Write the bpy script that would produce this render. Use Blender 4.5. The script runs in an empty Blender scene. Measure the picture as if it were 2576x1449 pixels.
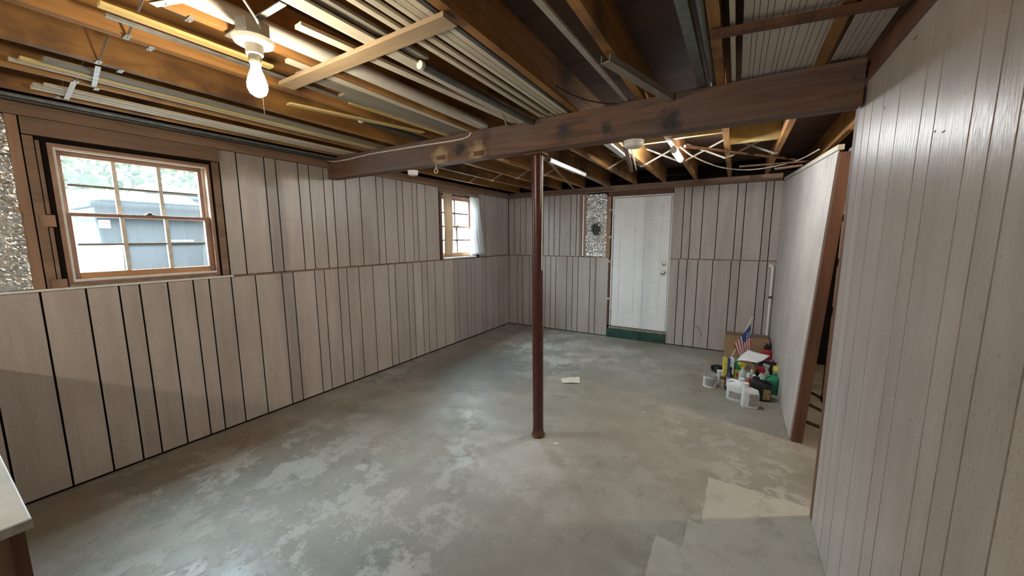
import bpy, bmesh, math, random
from mathutils import Vector, Matrix, noise
random.seed(7)
S = bpy.context.scene
COL = S.collection
PI = math.pi

# ------------------------------------------------------------------ camera
F_PX, YAW, PITCH, ROLL, CAMH = 927.03, 0.5420, 0.1338, -0.0035, 1.5855
W_PX, H_PX = 2576, 1449
fw = Vector((-math.sin(YAW)*math.cos(PITCH), math.cos(YAW)*math.cos(PITCH), -math.sin(PITCH)))
r0 = fw.cross(Vector((0, 0, 1))).normalized()
u0 = r0.cross(fw)
rt = r0*math.cos(ROLL) + u0*math.sin(ROLL)
up = -r0*math.sin(ROLL) + u0*math.cos(ROLL)
cam_d = bpy.data.cameras.new('camera')
cam_d.sensor_width = 36
cam_d.lens = F_PX/W_PX*36
cam_d.clip_start = 0.02
cam = bpy.data.objects.new('camera', cam_d)
COL.objects.link(cam)
m = Matrix((rt, up, -fw)).transposed().to_4x4()
m.translation = (0, 0, CAMH)
cam.matrix_world = m
S.camera = cam

# ------------------------------------------------------------------ world, exposure, bulbs' power
SKY = 95.0
MAIN_W, REAR_W, LED_W, SIDE_W = 17, 85, 46, 80
S.view_settings.view_transform = 'Standard'
S.view_settings.look = 'None'
S.view_settings.exposure = 0.32
S.view_settings.gamma = 1.0
S.view_settings.use_curve_mapping = False
wd = bpy.data.worlds.new('sky')
S.world = wd
wd.use_nodes = True
bg = wd.node_tree.nodes['Background']
bg.inputs[0].default_value = (0.78, 0.91, 1.0, 1)
# overcast sky: zenith three times as bright as the horizon
tc = wd.node_tree.nodes.new('ShaderNodeTexCoord'); sp = wd.node_tree.nodes.new('ShaderNodeSeparateXYZ')
mr = wd.node_tree.nodes.new('ShaderNodeMapRange')
wd.node_tree.links.new(tc.outputs['Generated'], sp.inputs[0]); wd.node_tree.links.new(sp.outputs[2], mr.inputs[0])
mr.inputs[1].default_value = 0; mr.inputs[2].default_value = 1; mr.inputs[3].default_value = SKY/3; mr.inputs[4].default_value = SKY
wd.node_tree.links.new(mr.outputs[0], bg.inputs[1])

# ------------------------------------------------------------------ pixel -> place helpers
def on(x, y, ax, val):
    d = fw + rt*((x-W_PX/2)/F_PX) + up*((H_PX/2-y)/F_PX)
    o = Vector((0, 0, CAMH))
    return o + d*((val-o[ax])/d[ax])
def fl(x, y): return on(x, y, 2, 0)
def depth(p): return (Vector(p)-Vector((0, 0, CAMH))).dot(fw)

XL, YB, XR = -3.564, 5.812, 0.4667          # wall faces
ZRAIL, ZPL, ZJ = 1.2816, 2.298, 2.385       # rail, plate underside, joist underside
YR = -3.6                                    # wall behind the camera
BY0, BY1, BZ = 2.33, 2.49, 2.185            # beam

# ------------------------------------------------------------------ materials
MATS = {}
def nd(nt, t, **k):
    n = nt.nodes.new(t)
    for a, b in k.items():
        setattr(n, a, b)
    return n
def base(name):
    mt = bpy.data.materials.new(name)
    mt.use_nodes = True
    nt = mt.node_tree
    return mt, nt, nt.nodes['Principled BSDF']
def c4(c): return (c[0], c[1], c[2], 1)
def noise_fac(nt, scale, stretch=(1, 1, 1), detail=5, rough=.6, lo=.35, hi=.65, world=True, dist=0.0):
    if world:
        g = nd(nt, 'ShaderNodeNewGeometry'); src = g.outputs['Position']
    else:
        g = nd(nt, 'ShaderNodeTexCoord'); src = g.outputs['Object']
    mp = nd(nt, 'ShaderNodeMapping'); mp.inputs['Scale'].default_value = stretch
    nt.links.new(src, mp.inputs[0])
    n = nd(nt, 'ShaderNodeTexNoise'); n.inputs['Scale'].default_value = scale
    n.inputs['Detail'].default_value = detail; n.inputs['Roughness'].default_value = rough
    n.inputs['Distortion'].default_value = dist
    nt.links.new(mp.outputs[0], n.inputs[0])
    r = nd(nt, 'ShaderNodeMapRange'); r.inputs[1].default_value = lo; r.inputs[2].default_value = hi
    nt.links.new(n.outputs[0], r.inputs[0])
    return r.outputs[0]
def mix(nt, fac, a, b, mode='MIX'):
    mx = nd(nt, 'ShaderNodeMix', data_type='RGBA', blend_type=mode)
    for i, v in ((0, fac), (6, a), (7, b)):
        if hasattr(v, 'links') or isinstance(v, bpy.types.NodeSocket): nt.links.new(v, mx.inputs[i])
        elif i == 0: mx.inputs[0].default_value = v
        else: mx.inputs[i].default_value = c4(v)
    return mx.outputs[2]
def mathn(nt, op, a, b=0.0):
    n = nd(nt, 'ShaderNodeMath', operation=op)
    for i, v in ((0, a), (1, b)):
        if isinstance(v, bpy.types.NodeSocket): nt.links.new(v, n.inputs[i])
        else: n.inputs[i].default_value = v
    return n.outputs[0]
def bump(nt, b, fac, strength=.2, dist=.01):
    n = nd(nt, 'ShaderNodeBump'); n.inputs['Strength'].default_value = strength
    n.inputs['Distance'].default_value = dist
    nt.links.new(fac, n.inputs['Height']); nt.links.new(n.outputs[0], b.inputs['Normal'])
def plain(name, c, rough=.5, metal=0, var=.12, scale=18, spec=.5, bmp=0):
    if name in MATS: return MATS[name]
    mt, nt, b = base(name)
    f = noise_fac(nt, scale)
    d = tuple(v*(1-var*2) for v in c)
    nt.links.new(mix(nt, f, d, c), b.inputs['Base Color'])
    b.inputs['Roughness'].default_value = rough; b.inputs['Metallic'].default_value = metal
    b.inputs['Specular IOR Level'].default_value = spec
    if bmp: bump(nt, b, f, bmp)
    MATS[name] = mt
    return mt
def wood(name, c1, c2, stretch=(1, 1, 1), scale=14, rough=.6, rnd=.25, dark=None):
    """grain stretched along the axis with a small scale"""
    if name in MATS: return MATS[name]
    mt, nt, b = base(name)
    f = noise_fac(nt, scale, stretch, 6, .65, .3, .7, dist=.3)
    col = mix(nt, f, c1, c2)
    if dark:
        f2 = noise_fac(nt, 2.2, (1, 1, 1), 4, .6, .5, .68)
        col = mix(nt, f2, col, dark)
    oi = nd(nt, 'ShaderNodeObjectInfo')
    hv = nd(nt, 'ShaderNodeHueSaturation')
    v = mathn(nt, 'ADD', mathn(nt, 'MULTIPLY', oi.outputs['Random'], rnd*2), 1-rnd)
    nt.links.new(v, hv.inputs['Value']); nt.links.new(col, hv.inputs['Color'])
    nt.links.new(hv.outputs[0], b.inputs['Base Color'])
    b.inputs['Roughness'].default_value = rough
    bump(nt, b, f, .25, .004)
    MATS[name] = mt
    return mt
def emit(name, c, s):
    mt = bpy.data.materials.new(name); mt.use_nodes = True
    nt = mt.node_tree; nt.nodes.clear()
    e = nd(nt, 'ShaderNodeEmission'); o = nd(nt, 'ShaderNodeOutputMaterial')
    e.inputs[0].default_value = c4(c); e.inputs[1].default_value = s
    nt.links.new(e.outputs[0], o.inputs[0])
    return mt

def panel_mat():
    mt, nt, b = base('printed_wood_panelling')
    f = noise_fac(nt, 9, (1, 1, .12), 6, .7, .3, .7, dist=.4)
    col = mix(nt, f, (.365, .318, .288), (.485, .440, .408))
    f2 = noise_fac(nt, 1.3, (1, 1, 1), 4, .6, .45, .75)
    col = mix(nt, mathn(nt, 'MULTIPLY', f2, .5), col, (.325, .275, .238))
    sp = noise_fac(nt, 160, (1, 1, .6), 2, .5, .62, .72)
    col = mix(nt, mathn(nt, 'MULTIPLY', sp, .55), col, (.16, .12, .10))
    oi = nd(nt, 'ShaderNodeObjectInfo'); hv = nd(nt, 'ShaderNodeHueSaturation')
    nt.links.new(mathn(nt, 'ADD', mathn(nt, 'MULTIPLY', oi.outputs['Random'], .14), .93), hv.inputs['Value'])
    nt.links.new(col, hv.inputs['Color']); nt.links.new(hv.outputs[0], b.inputs['Base Color'])
    b.inputs['Roughness'].default_value = .33
    b.inputs['Specular IOR Level'].default_value = .5
    f3 = noise_fac(nt, 90, (1, 1, .08), 3)
    bump(nt, b, f3, .25, .003)
    return mt
def floor_mat():
    mt, nt, b = base('worn_concrete')
    f1 = noise_fac(nt, 1.3, (1, 1, 1), 8, .62, .34, .66)
    col = mix(nt, f1, (.205, .182, .146), (.355, .328, .284))
    # greyish damp area
    f2 = noise_fac(nt, .62, (1, 1, 1), 6, .6, .50, .64)
    col = mix(nt, mathn(nt, 'MULTIPLY', f2, .6), col, (.155, .157, .148))
    # flaking pale coating, only where a broad mask lets it
    msk = noise_fac(nt, .55, (1, 1, 1), 3, .5, .44, .60)
    f3 = noise_fac(nt, 3.4, (1, 1, 1), 13, .76, .50, .54)
    col = mix(nt, mathn(nt, 'MULTIPLY', mathn(nt, 'MULTIPLY', f3, msk), .75), col, (.47, .445, .41))
    f4 = noise_fac(nt, 7.5, (1.2, .8, 1), 12, .78, .56, .64)
    col = mix(nt, mathn(nt, 'MULTIPLY', f4, .60), col, (.135, .115, .095))
    f5 = noise_fac(nt, 55, (1, 1, 1), 4, .65, .60, .70)
    col = mix(nt, mathn(nt, 'MULTIPLY', f5, .5), col, (.14, .12, .10))
    f7 = noise_fac(nt, 1.0, (1.4, .8, 1), 6, .6, .56, .70)
    col = mix(nt, mathn(nt, 'MULTIPLY', f7, .45), col, (.34, .25, .19))
    gq = nd(nt, 'ShaderNodeNewGeometry'); wq = noise_fac(nt, 3.2, (1, 1, 1), 8, .68, 0, 1)
    def blot(p, ra, rb):
        d = nd(nt, 'ShaderNodeVectorMath', operation='DISTANCE')
        nt.links.new(gq.outputs['Position'], d.inputs[0]); d.inputs[1].default_value = p
        v = mathn(nt, 'ADD', d.outputs['Value'], mathn(nt, 'MULTIPLY', mathn(nt, 'SUBTRACT', wq, .5), .9))
        r = nd(nt, 'ShaderNodeMapRange'); r.inputs[1].default_value = rb; r.inputs[2].default_value = ra
        nt.links.new(v, r.inputs[0]); return r.outputs[0]
    for p, ra, rb, k, c in (((-2.65, 3.6, 0), .35, 1.0, .75, (.115, .118, .112)), ((-3.3, 1.2, 0), .0, .55, .45, (.26, .18, .12)), ((-3.4, .4, 0), .0, .6, .45, (.26, .18, .12)), ((-.4, 3.2, 0), .4, 1.5, .45, (.20, .178, .13)), ((-1.25, 2.2, 0), .1, .5, .5, (.52, .49, .45)), ((-1.7, 1.3, 0), .1, .6, .35, (.50, .46, .41)), ((-.9, 1.5, 0), .1, .7, .35, (.27, .225, .19))):
        col = mix(nt, mathn(nt, 'MULTIPLY', blot(p, ra, rb), k), col, c)
    # brighter exposure by the right wall put into the colour: stepped outline, wobbled
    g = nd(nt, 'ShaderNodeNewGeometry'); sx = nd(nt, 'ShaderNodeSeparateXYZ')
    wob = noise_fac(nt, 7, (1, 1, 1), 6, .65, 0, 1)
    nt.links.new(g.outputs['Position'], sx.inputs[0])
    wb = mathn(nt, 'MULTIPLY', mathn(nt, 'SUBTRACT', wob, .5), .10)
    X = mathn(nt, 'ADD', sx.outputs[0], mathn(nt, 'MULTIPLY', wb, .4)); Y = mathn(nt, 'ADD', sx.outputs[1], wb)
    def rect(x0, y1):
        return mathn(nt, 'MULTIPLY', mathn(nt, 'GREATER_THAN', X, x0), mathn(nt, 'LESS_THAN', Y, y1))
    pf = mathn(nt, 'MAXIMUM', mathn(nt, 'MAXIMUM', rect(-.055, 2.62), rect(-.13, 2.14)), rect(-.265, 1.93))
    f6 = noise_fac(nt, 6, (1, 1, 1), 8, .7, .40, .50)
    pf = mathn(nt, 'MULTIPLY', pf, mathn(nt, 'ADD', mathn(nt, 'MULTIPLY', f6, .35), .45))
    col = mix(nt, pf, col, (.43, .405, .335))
    nt.links.new(col, b.inputs['Base Color'])
    rr = noise_fac(nt, 2.2, (1, 1, 1), 6, .6, .3, .7)
    nt.links.new(mathn(nt, 'ADD', mathn(nt, 'MULTIPLY', rr, .25), .34), b.inputs['Roughness'])
    b.inputs['Specular IOR Level'].default_value = .55
    hb = mathn(nt, 'ADD', mathn(nt, 'MULTIPLY', f3, .5), f5)
    bump(nt, b, hb, .25, .004)
    return mt
def beam_mat():
    mt, nt, b = base('stained_beam_wood')
    f = noise_fac(nt, 20, (.07, 1, 1), 8, .75, .36, .64, dist=.6)
    col = mix(nt, f, (.055, .025, .015), (.21, .108, .06))
    f2 = noise_fac(nt, 1.4, (1, 1, 1), 4, .6, .42, .62)
    col = mix(nt, mathn(nt, 'MULTIPLY', f2, .6), col, (.125, .10, .10))
    g = nd(nt, 'ShaderNodeNewGeometry')
    wob = noise_fac(nt, 22, (1, 1, 1), 4, .6, 0, 1)
    def spot(p, r0_, r1_):
        d = nd(nt, 'ShaderNodeVectorMath', operation='DISTANCE')
        nt.links.new(g.outputs['Position'], d.inputs[0]); d.inputs[1].default_value = p
        v = mathn(nt, 'ADD', d.outputs['Value'], mathn(nt, 'MULTIPLY', mathn(nt, 'SUBTRACT', wob, .5), .12))
        r = nd(nt, 'ShaderNodeMapRange'); r.inputs[1].default_value = r1_; r.inputs[2].default_value = r0_
        nt.links.new(v, r.inputs[0]); return r.outputs[0]
    for p in ((-2.07, BY0, 2.235), (-1.70, BY0, 2.225)):
        col = mix(nt, mathn(nt, 'MULTIPLY', spot(p, .03, .095), .75), col, (.42, .33, .17))
    for p, a, c in (((-1.87, BY0, 2.27), .03, .075), ((-1.0, BY0, 2.275), .02, .07), ((-.725, BY0, 2.24), .02, .06), ((-.36, BY0, 2.235), .03, .08)):
        col = mix(nt, spot(p, a, c), col, (.025, .022, .022))
    nt.links.new(col, b.inputs['Base Color'])
    b.inputs['Roughness'].default_value = .6
    bump(nt, b, f, .35, .006)
    return mt
def foil_mat():
    mt, nt, b = base('crumpled_foil')
    v = nd(nt, 'ShaderNodeTexVoronoi', feature='DISTANCE_TO_EDGE'); v.inputs['Scale'].default_value = 26
    g = nd(nt, 'ShaderNodeNewGeometry'); n2 = nd(nt, 'ShaderNodeTexNoise'); n2.inputs['Scale'].default_value = 9
    nt.links.new(g.outputs['Position'], n2.inputs[0])
    mxv = nd(nt, 'ShaderNodeMix', data_type='RGBA'); mxv.inputs[0].default_value = .25
    nt.links.new(g.outputs['Position'], mxv.inputs[6]); nt.links.new(n2.outputs[1], mxv.inputs[7])
    nt.links.new(mxv.outputs[2], v.inputs[0])
    f = noise_fac(nt, 6, (1, 1, 1), 5, .6, .60, .70)
    col = mix(nt, f, (.86, .87, .86), (.36, .22, .12))
    nt.links.new(col, b.inputs['Base Color'])
    nt.links.new(mathn(nt, 'SUBTRACT', .88, mathn(nt, 'MULTIPLY', f, .8)), b.inputs['Metallic'])
    b.inputs['Roughness'].default_value = .2
    bump(nt, b, v.outputs[0], .35, .01)
    return mt
def glass_mat(name, tint=(1, 1, 1), refl=.08, haze=0.0):
    mt = bpy.data.materials.new(name); mt.use_nodes = True
    nt = mt.node_tree; nt.nodes.clear()
    t = nd(nt, 'ShaderNodeBsdfTransparent'); t.inputs[0].default_value = c4(tint)
    gl = nd(nt, 'ShaderNodeBsdfGlossy'); gl.inputs['Roughness'].default_value = .03
    ms = nd(nt, 'ShaderNodeMixShader'); ms.inputs[0].default_value = refl
    o = nd(nt, 'ShaderNodeOutputMaterial')
    nt.links.new(t.outputs[0], ms.inputs[1]); nt.links.new(gl.outputs[0], ms.inputs[2])
    last = ms
    if haze:
        tr = nd(nt, 'ShaderNodeBsdfTranslucent'); tr.inputs[0].default_value = (.85, .9, .92, 1)
        m2 = nd(nt, 'ShaderNodeMixShader'); m2.inputs[0].default_value = haze
        nt.links.new(ms.outputs[0], m2.inputs[1]); nt.links.new(tr.outputs[0], m2.inputs[2]); last = m2
    nt.links.new(last.outputs[0], o.inputs[0])
    return mt
def cloth_mat(name, c, trans=.5):
    mt = bpy.data.materials.new(name); mt.use_nodes = True
    nt = mt.node_tree; nt.nodes.clear()
    d = nd(nt, 'ShaderNodeBsdfDiffuse'); d.inputs[0].default_value = c4(c)
    t = nd(nt, 'ShaderNodeBsdfTranslucent'); t.inputs[0].default_value = c4(c)
    ms = nd(nt, 'ShaderNodeMixShader'); ms.inputs[0].default_value = trans
    o = nd(nt, 'ShaderNodeOutputMaterial')
    nt.links.new(d.outputs[0], ms.inputs[1]); nt.links.new(t.outputs[0], ms.inputs[2]); nt.links.new(ms.outputs[0], o.inputs[0])
    return mt

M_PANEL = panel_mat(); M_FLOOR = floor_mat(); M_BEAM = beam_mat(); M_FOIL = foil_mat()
M_GAP = plain('dark_groove_backing', (.012, .009, .007), .95, 0, .1, 18, .1)
M_JOIST = wood('joist_wood', (.20, .090, .026), (.44, .225, .065), (1, .08, 1), 16, .65, .12, dark=(.11, .05, .02))
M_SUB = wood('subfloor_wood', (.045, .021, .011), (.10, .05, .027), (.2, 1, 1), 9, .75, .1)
M_STUD = wood('stud_wood', (.20, .115, .07), (.34, .205, .13), (1, 1, .1), 14, .65, .18)
M_STUDH = wood('plate_wood', (.155, .095, .062), (.30, .19, .125), (.25, .12, 1), 12, .65, .15)
M_DKSTUD = wood('dark_red_stud_wood', (.07, .028, .016), (.16, .07, .038), (1, 1, .1), 14, .6, .12)
M_SASH = wood('sash_wood', (.20, .105, .07), (.36, .21, .145), (1, .3, .3), 16, .5, .1)
M_SASHO = wood('sash_rail_wood', (.33, .155, .06), (.50, .27, .125), (1, .2, 1), 16, .45, .05)
M_PALE = wood('pale_trim_wood', (.50, .455, .36), (.68, .63, .53), (1, .06, 1), 18, .6, .12)
M_YEL = wood('yellow_pine', (.50, .36, .12), (.70, .54, .24), (1, .06, 1), 16, .55, .1)
M_GREYW = wood('grey_weathered_wood', (.19, .17, .14), (.32, .29, .245), (1, .06, 1), 18, .7, .15)
M_DKGREY = plain('dark_grey_strip_paint', (.075, .08, .08), .55)
M_GALV = plain('galvanised_steel', (.50, .50, .48), .42, .75, .15, 30)
M_GALVD = plain('dull_galvanised_steel', (.22, .235, .235), .5, .6, .15, 30)
M_WHITE = plain('white_plastic', (.80, .80, .77), .38, 0, .04)
M_PVC = plain('white_pvc', (.72, .70, .64), .35, 0, .06)
M_DOOR = plain('white_door_paint', (.80, .80, .79), .38, 0, .03, 6)
M_TRIMW = plain('white_trim_paint', (.74, .73, .70), .5, 0, .08, 25)
M_STEELP = plain('maroon_post_paint', (.085, .022, .018), .32, .1, .2, 25)
M_RUST = plain('rusty_steel', (.17, .085, .04), .7, .4, .3, 25)
M_CHROME = plain('brushed_nickel', (.55, .54, .52), .25, 1, .05)
M_BRASSD = plain('dark_bronze', (.09, .06, .04), .4, .8)
M_GREEN = plain('dark_green_paint', (.018, .085, .06), .5, 0, .3, 14)
M_CARD = plain('cardboard', (.36, .22, .12), .85, 0, .1, 8)
M_CARDD = plain('cardboard_tape', (.24, .15, .085), .6, 0, .1, 8)
M_CONC = plain('worn_sill_concrete', (.33, .28, .21), .85, 0, .25, 20)
M_BLACK = plain('black_plastic', (.012, .012, .013), .35, 0, .1)
M_CABLEW = plain('white_cable', (.62, .60, .55), .5)
M_CABLEK = plain('black_cable', (.02, .02, .02), .5)
M_PORC = plain('porcelain', (.78, .75, .66), .3)
M_BOXM = plain('grey_steel_box', (.34, .33, .28), .5, .5)
M_PAPER = plain('paper', (.80, .80, .78), .8, 0, .05, 12)
M_FOAM = plain('foam_caulk', (.66, .58, .42), .8, 0, .2, 30, bmp=.3)
M_COUNT = plain('white_countertop', (.70, .74, .74), .35, 0, .1, 9)
M_GLASS = glass_mat('window_glass', (.93, .97, .97), .06, .012)
M_WPANEL = plain('whitish_panelling', (.56, .52, .48), .5, 0, .1, 3)
M_LED = emit('lit_tube_glass', (.93, .97, 1.0), LED_W/(PI*.065))

# ------------------------------------------------------------------ mesh helpers
class MB:
    def __init__(s): s.v = []; s.f = []; s.m = []
    def add(s, vs, fs, mi=0):
        o = len(s.v); s.v += [tuple(v) for v in vs]; s.f += [tuple(i+o for i in f) for f in fs]; s.m += [mi]*len(fs)
        return s
    def box(s, x0, y0, z0, x1, y1, z1, mi=0):
        return s.add([(x0,y0,z0),(x1,y0,z0),(x1,y1,z0),(x0,y1,z0),(x0,y0,z1),(x1,y0,z1),(x1,y1,z1),(x0,y1,z1)],
                     [(0,3,2,1),(4,5,6,7),(0,1,5,4),(1,2,6,5),(2,3,7,6),(3,0,4,7)], mi)
    def bar(s, p, q, w, t, upv=(0, 0, 1), mi=0):
        p, q = Vector(p), Vector(q); d = (q-p).normalized()
        a = d.cross(Vector(upv))
        if a.length < 1e-4: a = d.cross(Vector((1, 0, 0)))
        a.normalize(); b = a.cross(d)
        a *= w/2; b *= t/2
        vs = [p-a-b, p+a-b, p+a+b, p-a+b, q-a-b, q+a-b, q+a+b, q-a+b]
        return s.add(vs, [(0,1,2,3),(7,6,5,4),(0,4,5,1),(1,5,6,2),(2,6,7,3),(3,7,4,0)], mi)
    def tube(s, pts, r, n=10, caps=True, mi=0):
        pts = [Vector(p) for p in pts]
        rs = r if isinstance(r, (list, tuple)) else [r]*len(pts)
        vs = []; prev = None
        for i, p in enumerate(pts):
            d = (pts[min(i+1, len(pts)-1)]-pts[max(i-1, 0)]).normalized()
            if prev is None:
                a = d.cross(Vector((0, 0, 1)))
                if a.length < 1e-3: a = d.cross(Vector((1, 0, 0)))
            else:
                a = prev - d*prev.dot(d)
            a.normalize(); prev = a; b = d.cross(a)
            vs += [p + a*(rs[i]*math.cos(2*PI*k/n)) + b*(rs[i]*math.sin(2*PI*k/n)) for k in range(n)]
        fs = []
        for i in range(len(pts)-1):
            for k in range(n):
                fs.append((i*n+k, i*n+(k+1) % n, (i+1)*n+(k+1) % n, (i+1)*n+k))
        if caps:
            fs.append(tuple(reversed(range(n)))); fs.append(tuple(range((len(pts)-1)*n, len(pts)*n)))
        return s.add(vs, fs, mi)
    def lathe(s, prof, c=(0, 0, 0), n=24, sx=1, sy=1, mi=0):
        vs = []
        for r, z in prof:
            vs += [(c[0]+sx*r*math.cos(2*PI*k/n), c[1]+sy*r*math.sin(2*PI*k/n), c[2]+z) for k in range(n)]
        fs = []
        for i in range(len(prof)-1):
            for k in range(n):
                fs.append((i*n+k, i*n+(k+1) % n, (i+1)*n+(k+1) % n, (i+1)*n+k))
        fs.append(tuple(reversed(range(n)))); fs.append(tuple(range((len(prof)-1)*n, len(prof)*n)))
        return s.add(vs, fs, mi)
    def rbox(s, sections, n=28, p=4, c=(0, 0, 0), mi=0):
        """stack of superellipse sections (z, half_x, half_y, off_x): a moulded bottle body"""
        vs = []
        for sec in sections:
            z, hx, hy = sec[:3]; ox = sec[3] if len(sec) > 3 else 0
            for k in range(n):
                a = 2*PI*k/n; ca, sa = math.cos(a), math.sin(a)
                vs.append((c[0]+ox+hx*math.copysign(abs(ca)**(2/p), ca), c[1]+hy*math.copysign(abs(sa)**(2/p), sa), c[2]+z))
        fs = []
        for i in range(len(sections)-1):
            for k in range(n):
                fs.append((i*n+k, i*n+(k+1) % n, (i+1)*n+(k+1) % n, (i+1)*n+k))
        fs.append(tuple(reversed(range(n)))); fs.append(tuple(range((len(sections)-1)*n, len(sections)*n)))
        return s.add(vs, fs, mi)
    def build(s, name, mat, parent=None, smooth=False, bevel=0, local=False, mats=None):
        off = Vector((0, 0, 0))
        if parent is not None and not local:
            o = parent
            while o is not None: off += o.location; o = o.parent
        me = bpy.data.meshes.new(name)
        me.from_pydata([tuple(Vector(v)-off) for v in s.v], [], s.f)
        for mm in (mats or [mat]): me.materials.append(mm)
        if mats:
            for p, i in zip(me.polygons, s.m): p.material_index = i
        bm = bmesh.new(); bm.from_mesh(me)
        bmesh.ops.recalc_face_normals(bm, faces=bm.faces)
        bm.to_mesh(me); bm.free()
        if smooth:
            me.polygons.foreach_set('use_smooth', [True]*len(me.polygons))
            try: me.set_sharp_from_angle(angle=math.radians(40))
            except Exception: pass
        ob = bpy.data.objects.new(name, me); COL.objects.link(ob)
        if parent is not None: ob.parent = parent
        if bevel:
            bv = ob.modifiers.new('bevel', 'BEVEL'); bv.width = bevel; bv.segments = 2; bv.limit_method = 'ANGLE'
        return ob
def tag(o, label, cat, group=None):
    o['label'] = label; o['category'] = cat
    if group: o['group'] = group
    return o
def thing(name, label, cat, loc=(0, 0, 0), rz=0, group=None):
    o = bpy.data.objects.new(name, None); COL.objects.link(o)
    o.empty_display_size = .05
    o.location = loc; o.rotation_euler = (0, 0, rz)
    return tag(o, label, cat, group)
def struct(o): o['kind'] = 'structure'; return o
UNIT = {}
def unit_box(mat):
    if mat.name not in UNIT:
        b = MB().box(-.5, -.5, -.5, .5, .5, .5)
        me = bpy.data.meshes.new('unit_'+mat.name); me.from_pydata(b.v, [], b.f); me.materials.append(mat)
        UNIT[mat.name] = me
    return UNIT[mat.name]
def piece(name, mat, parent, x0, y0, z0, x1, y1, z1):
    o = bpy.data.objects.new(name, unit_box(mat)); COL.objects.link(o); o.parent = parent
    off = Vector((0, 0, 0)); q = parent
    while q is not None: off += q.location; q = q.parent
    o.location = Vector(((x0+x1)/2, (y0+y1)/2, (z0+z1)/2)) - off
    o.scale = (abs(x1-x0), abs(y1-y0), abs(z1-z0))
    return o

# ------------------------------------------------------------------ floor
XS = 2.4                                      # far side of the room behind the right-hand wall
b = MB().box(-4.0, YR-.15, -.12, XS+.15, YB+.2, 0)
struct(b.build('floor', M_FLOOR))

# ------------------------------------------------------------------ ceiling: subfloor, joists, cross bridging
ZS = ZJ+.19
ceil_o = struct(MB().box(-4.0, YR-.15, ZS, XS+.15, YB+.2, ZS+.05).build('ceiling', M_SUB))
JX = [-3.358+.4045*k for k in range(10)]    # ten joists, 16 inches apart
JX = JX[:10] + [JX[-1]+.4045*k for k in range(1, 6)]
for x in JX:
    for y0, y1 in ((YR, BY0+.07), (BY0+.072, YB+.1)):
        piece('joist', M_JOIST, ceil_o, x-.02, y0, ZJ, x+.02, y1, ZS-.001)
# rough subfloor boards seen between the joists
yy = YR
while yy < YB:
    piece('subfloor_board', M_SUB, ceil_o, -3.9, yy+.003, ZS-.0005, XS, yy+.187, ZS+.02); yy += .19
for i in range(9):
    for yc in (.60, 4.38):
        if yc > 4 and i == 4: continue
        for sgn in (1, -1):
            a = (JX[i]+.021, yc-.03*sgn, ZJ-.002 if sgn > 0 else ZS-.015)
            c = (JX[i+1]-.021, yc-.03*sgn+.02, ZS-.015 if sgn > 0 else ZJ-.002)
            mb = MB().bar(a, c, .017, .002, (0, 1, 0))
            e = a if sgn > 0 else c
            mb.box(e[0]-.025, e[1]-.009, ZJ-.004, e[0]+.025, e[1]+.009, ZJ-.001)
            mb.build('bridging_strap', M_GALV if yc < 4 else M_PALE, ceil_o)
# solid blocking beyond the beam
for x0, x1, y in ((JX[6]+.021, JX[7]-.021, 3.45), (JX[7]+.021, JX[8]-.021, 3.40), (JX[8]+.021, JX[9]-.021, 3.85)):
    piece('blocking', M_YEL, ceil_o, x0, y, ZJ+.01, x1, y+.04, ZS-.001)

# ------------------------------------------------------------------ wall boards
def boards(parent, ax, face, depth_dir, edges, z0, z1, mat=None, gap=.010, th=.009):
    """upright panelling boards between neighbouring edges; ax = axis they run along (0=X, 1=Y)"""
    mat = mat or M_PANEL
    for a, c in zip(edges[:-1], edges[1:]):
        a2, c2 = a+gap/2, c-gap/2
        if c2-a2 < .004: continue
        f0, f1 = sorted((face, face+depth_dir*th))
        if ax == 1: piece('panel_board', mat, parent, f0, a2, z0, f1, c2, z1)
        else: piece('panel_board', mat, parent, a2, f0, z0, c2, f1, z1)

# --- left wall
W1 = (.535, 1.335, 1.305, 2.165)              # window 1 opening: y0 y1 z0 z1
W2 = (4.02, 4.80, 1.30, 2.215)
TH = .13
def wall_with_holes(name, x0, x1, holes, y0, y1, ztop, mat):
    mb = MB(); cur = y0
    for (a, c, zl, zh) in holes:
        mb.box(x0, cur, 0, x1, a, ztop)
        mb.box(x0, a, 0, x1, c, zl); mb.box(x0, a, zh, x1, c, ztop)
        cur = c
    mb.box(x0, cur, 0, x1, y1, ztop)
    return struct(mb.build(name, mat))
wl = wall_with_holes('wall_left', XL-TH, XL-.012, [W1, W2], YR, YB+.2, ZS, M_GAP)
def Yl(x, y): return on(x, y, 0, XL)[1]
low = sorted([Yl(x, 739-.0756*x) for x in (99.4, 215, 298, 350, 420.7, 485, 525, 581, 642, 708.6, 737, 791, 815, 850, 872, 902, 937, 976, 993, 1024, 1039, 1060, 1074, 1093, 1116, 1141, 1152, 1173, 1184, 1193, 1212, 1222, 1239, 1253, 1265, 1273)] + [Yl(12, 1100)])
rep = [.30, .20, .10, .26, .15]
ext = [low[0]]
i = 0
while ext[0] > YR+.3: ext.insert(0, ext[0]-rep[i % 5]); i += 1
lowe = [YR] + ext[:-1] + low + [YB]
boards(wl, 1, XL, -1, lowe, .012, ZRAIL-.008)
upx = [545, 623.5, 689.7, 717, 770, 795.5, 830, 852, 883, 917.6, 957, 973.5, 1006, 1020.8, 1044, 1056, 1076]
upe = [Yl(x, 739-.0756*x) for x in upx]
upe[0] = 1.405
boards(wl, 1, XL-.006, -1, upe + [W2[0]-.06], ZRAIL+.01, ZPL-.006)
up2 = [W2[1]+.10] + [Yl(x, 739-.0756*x) for x in (1222.8, 1240, 1253, 1265, 1274)] + [YB]
boards(wl, 1, XL-.006, -1, up2, ZRAIL+.01, ZPL-.006)
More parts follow.
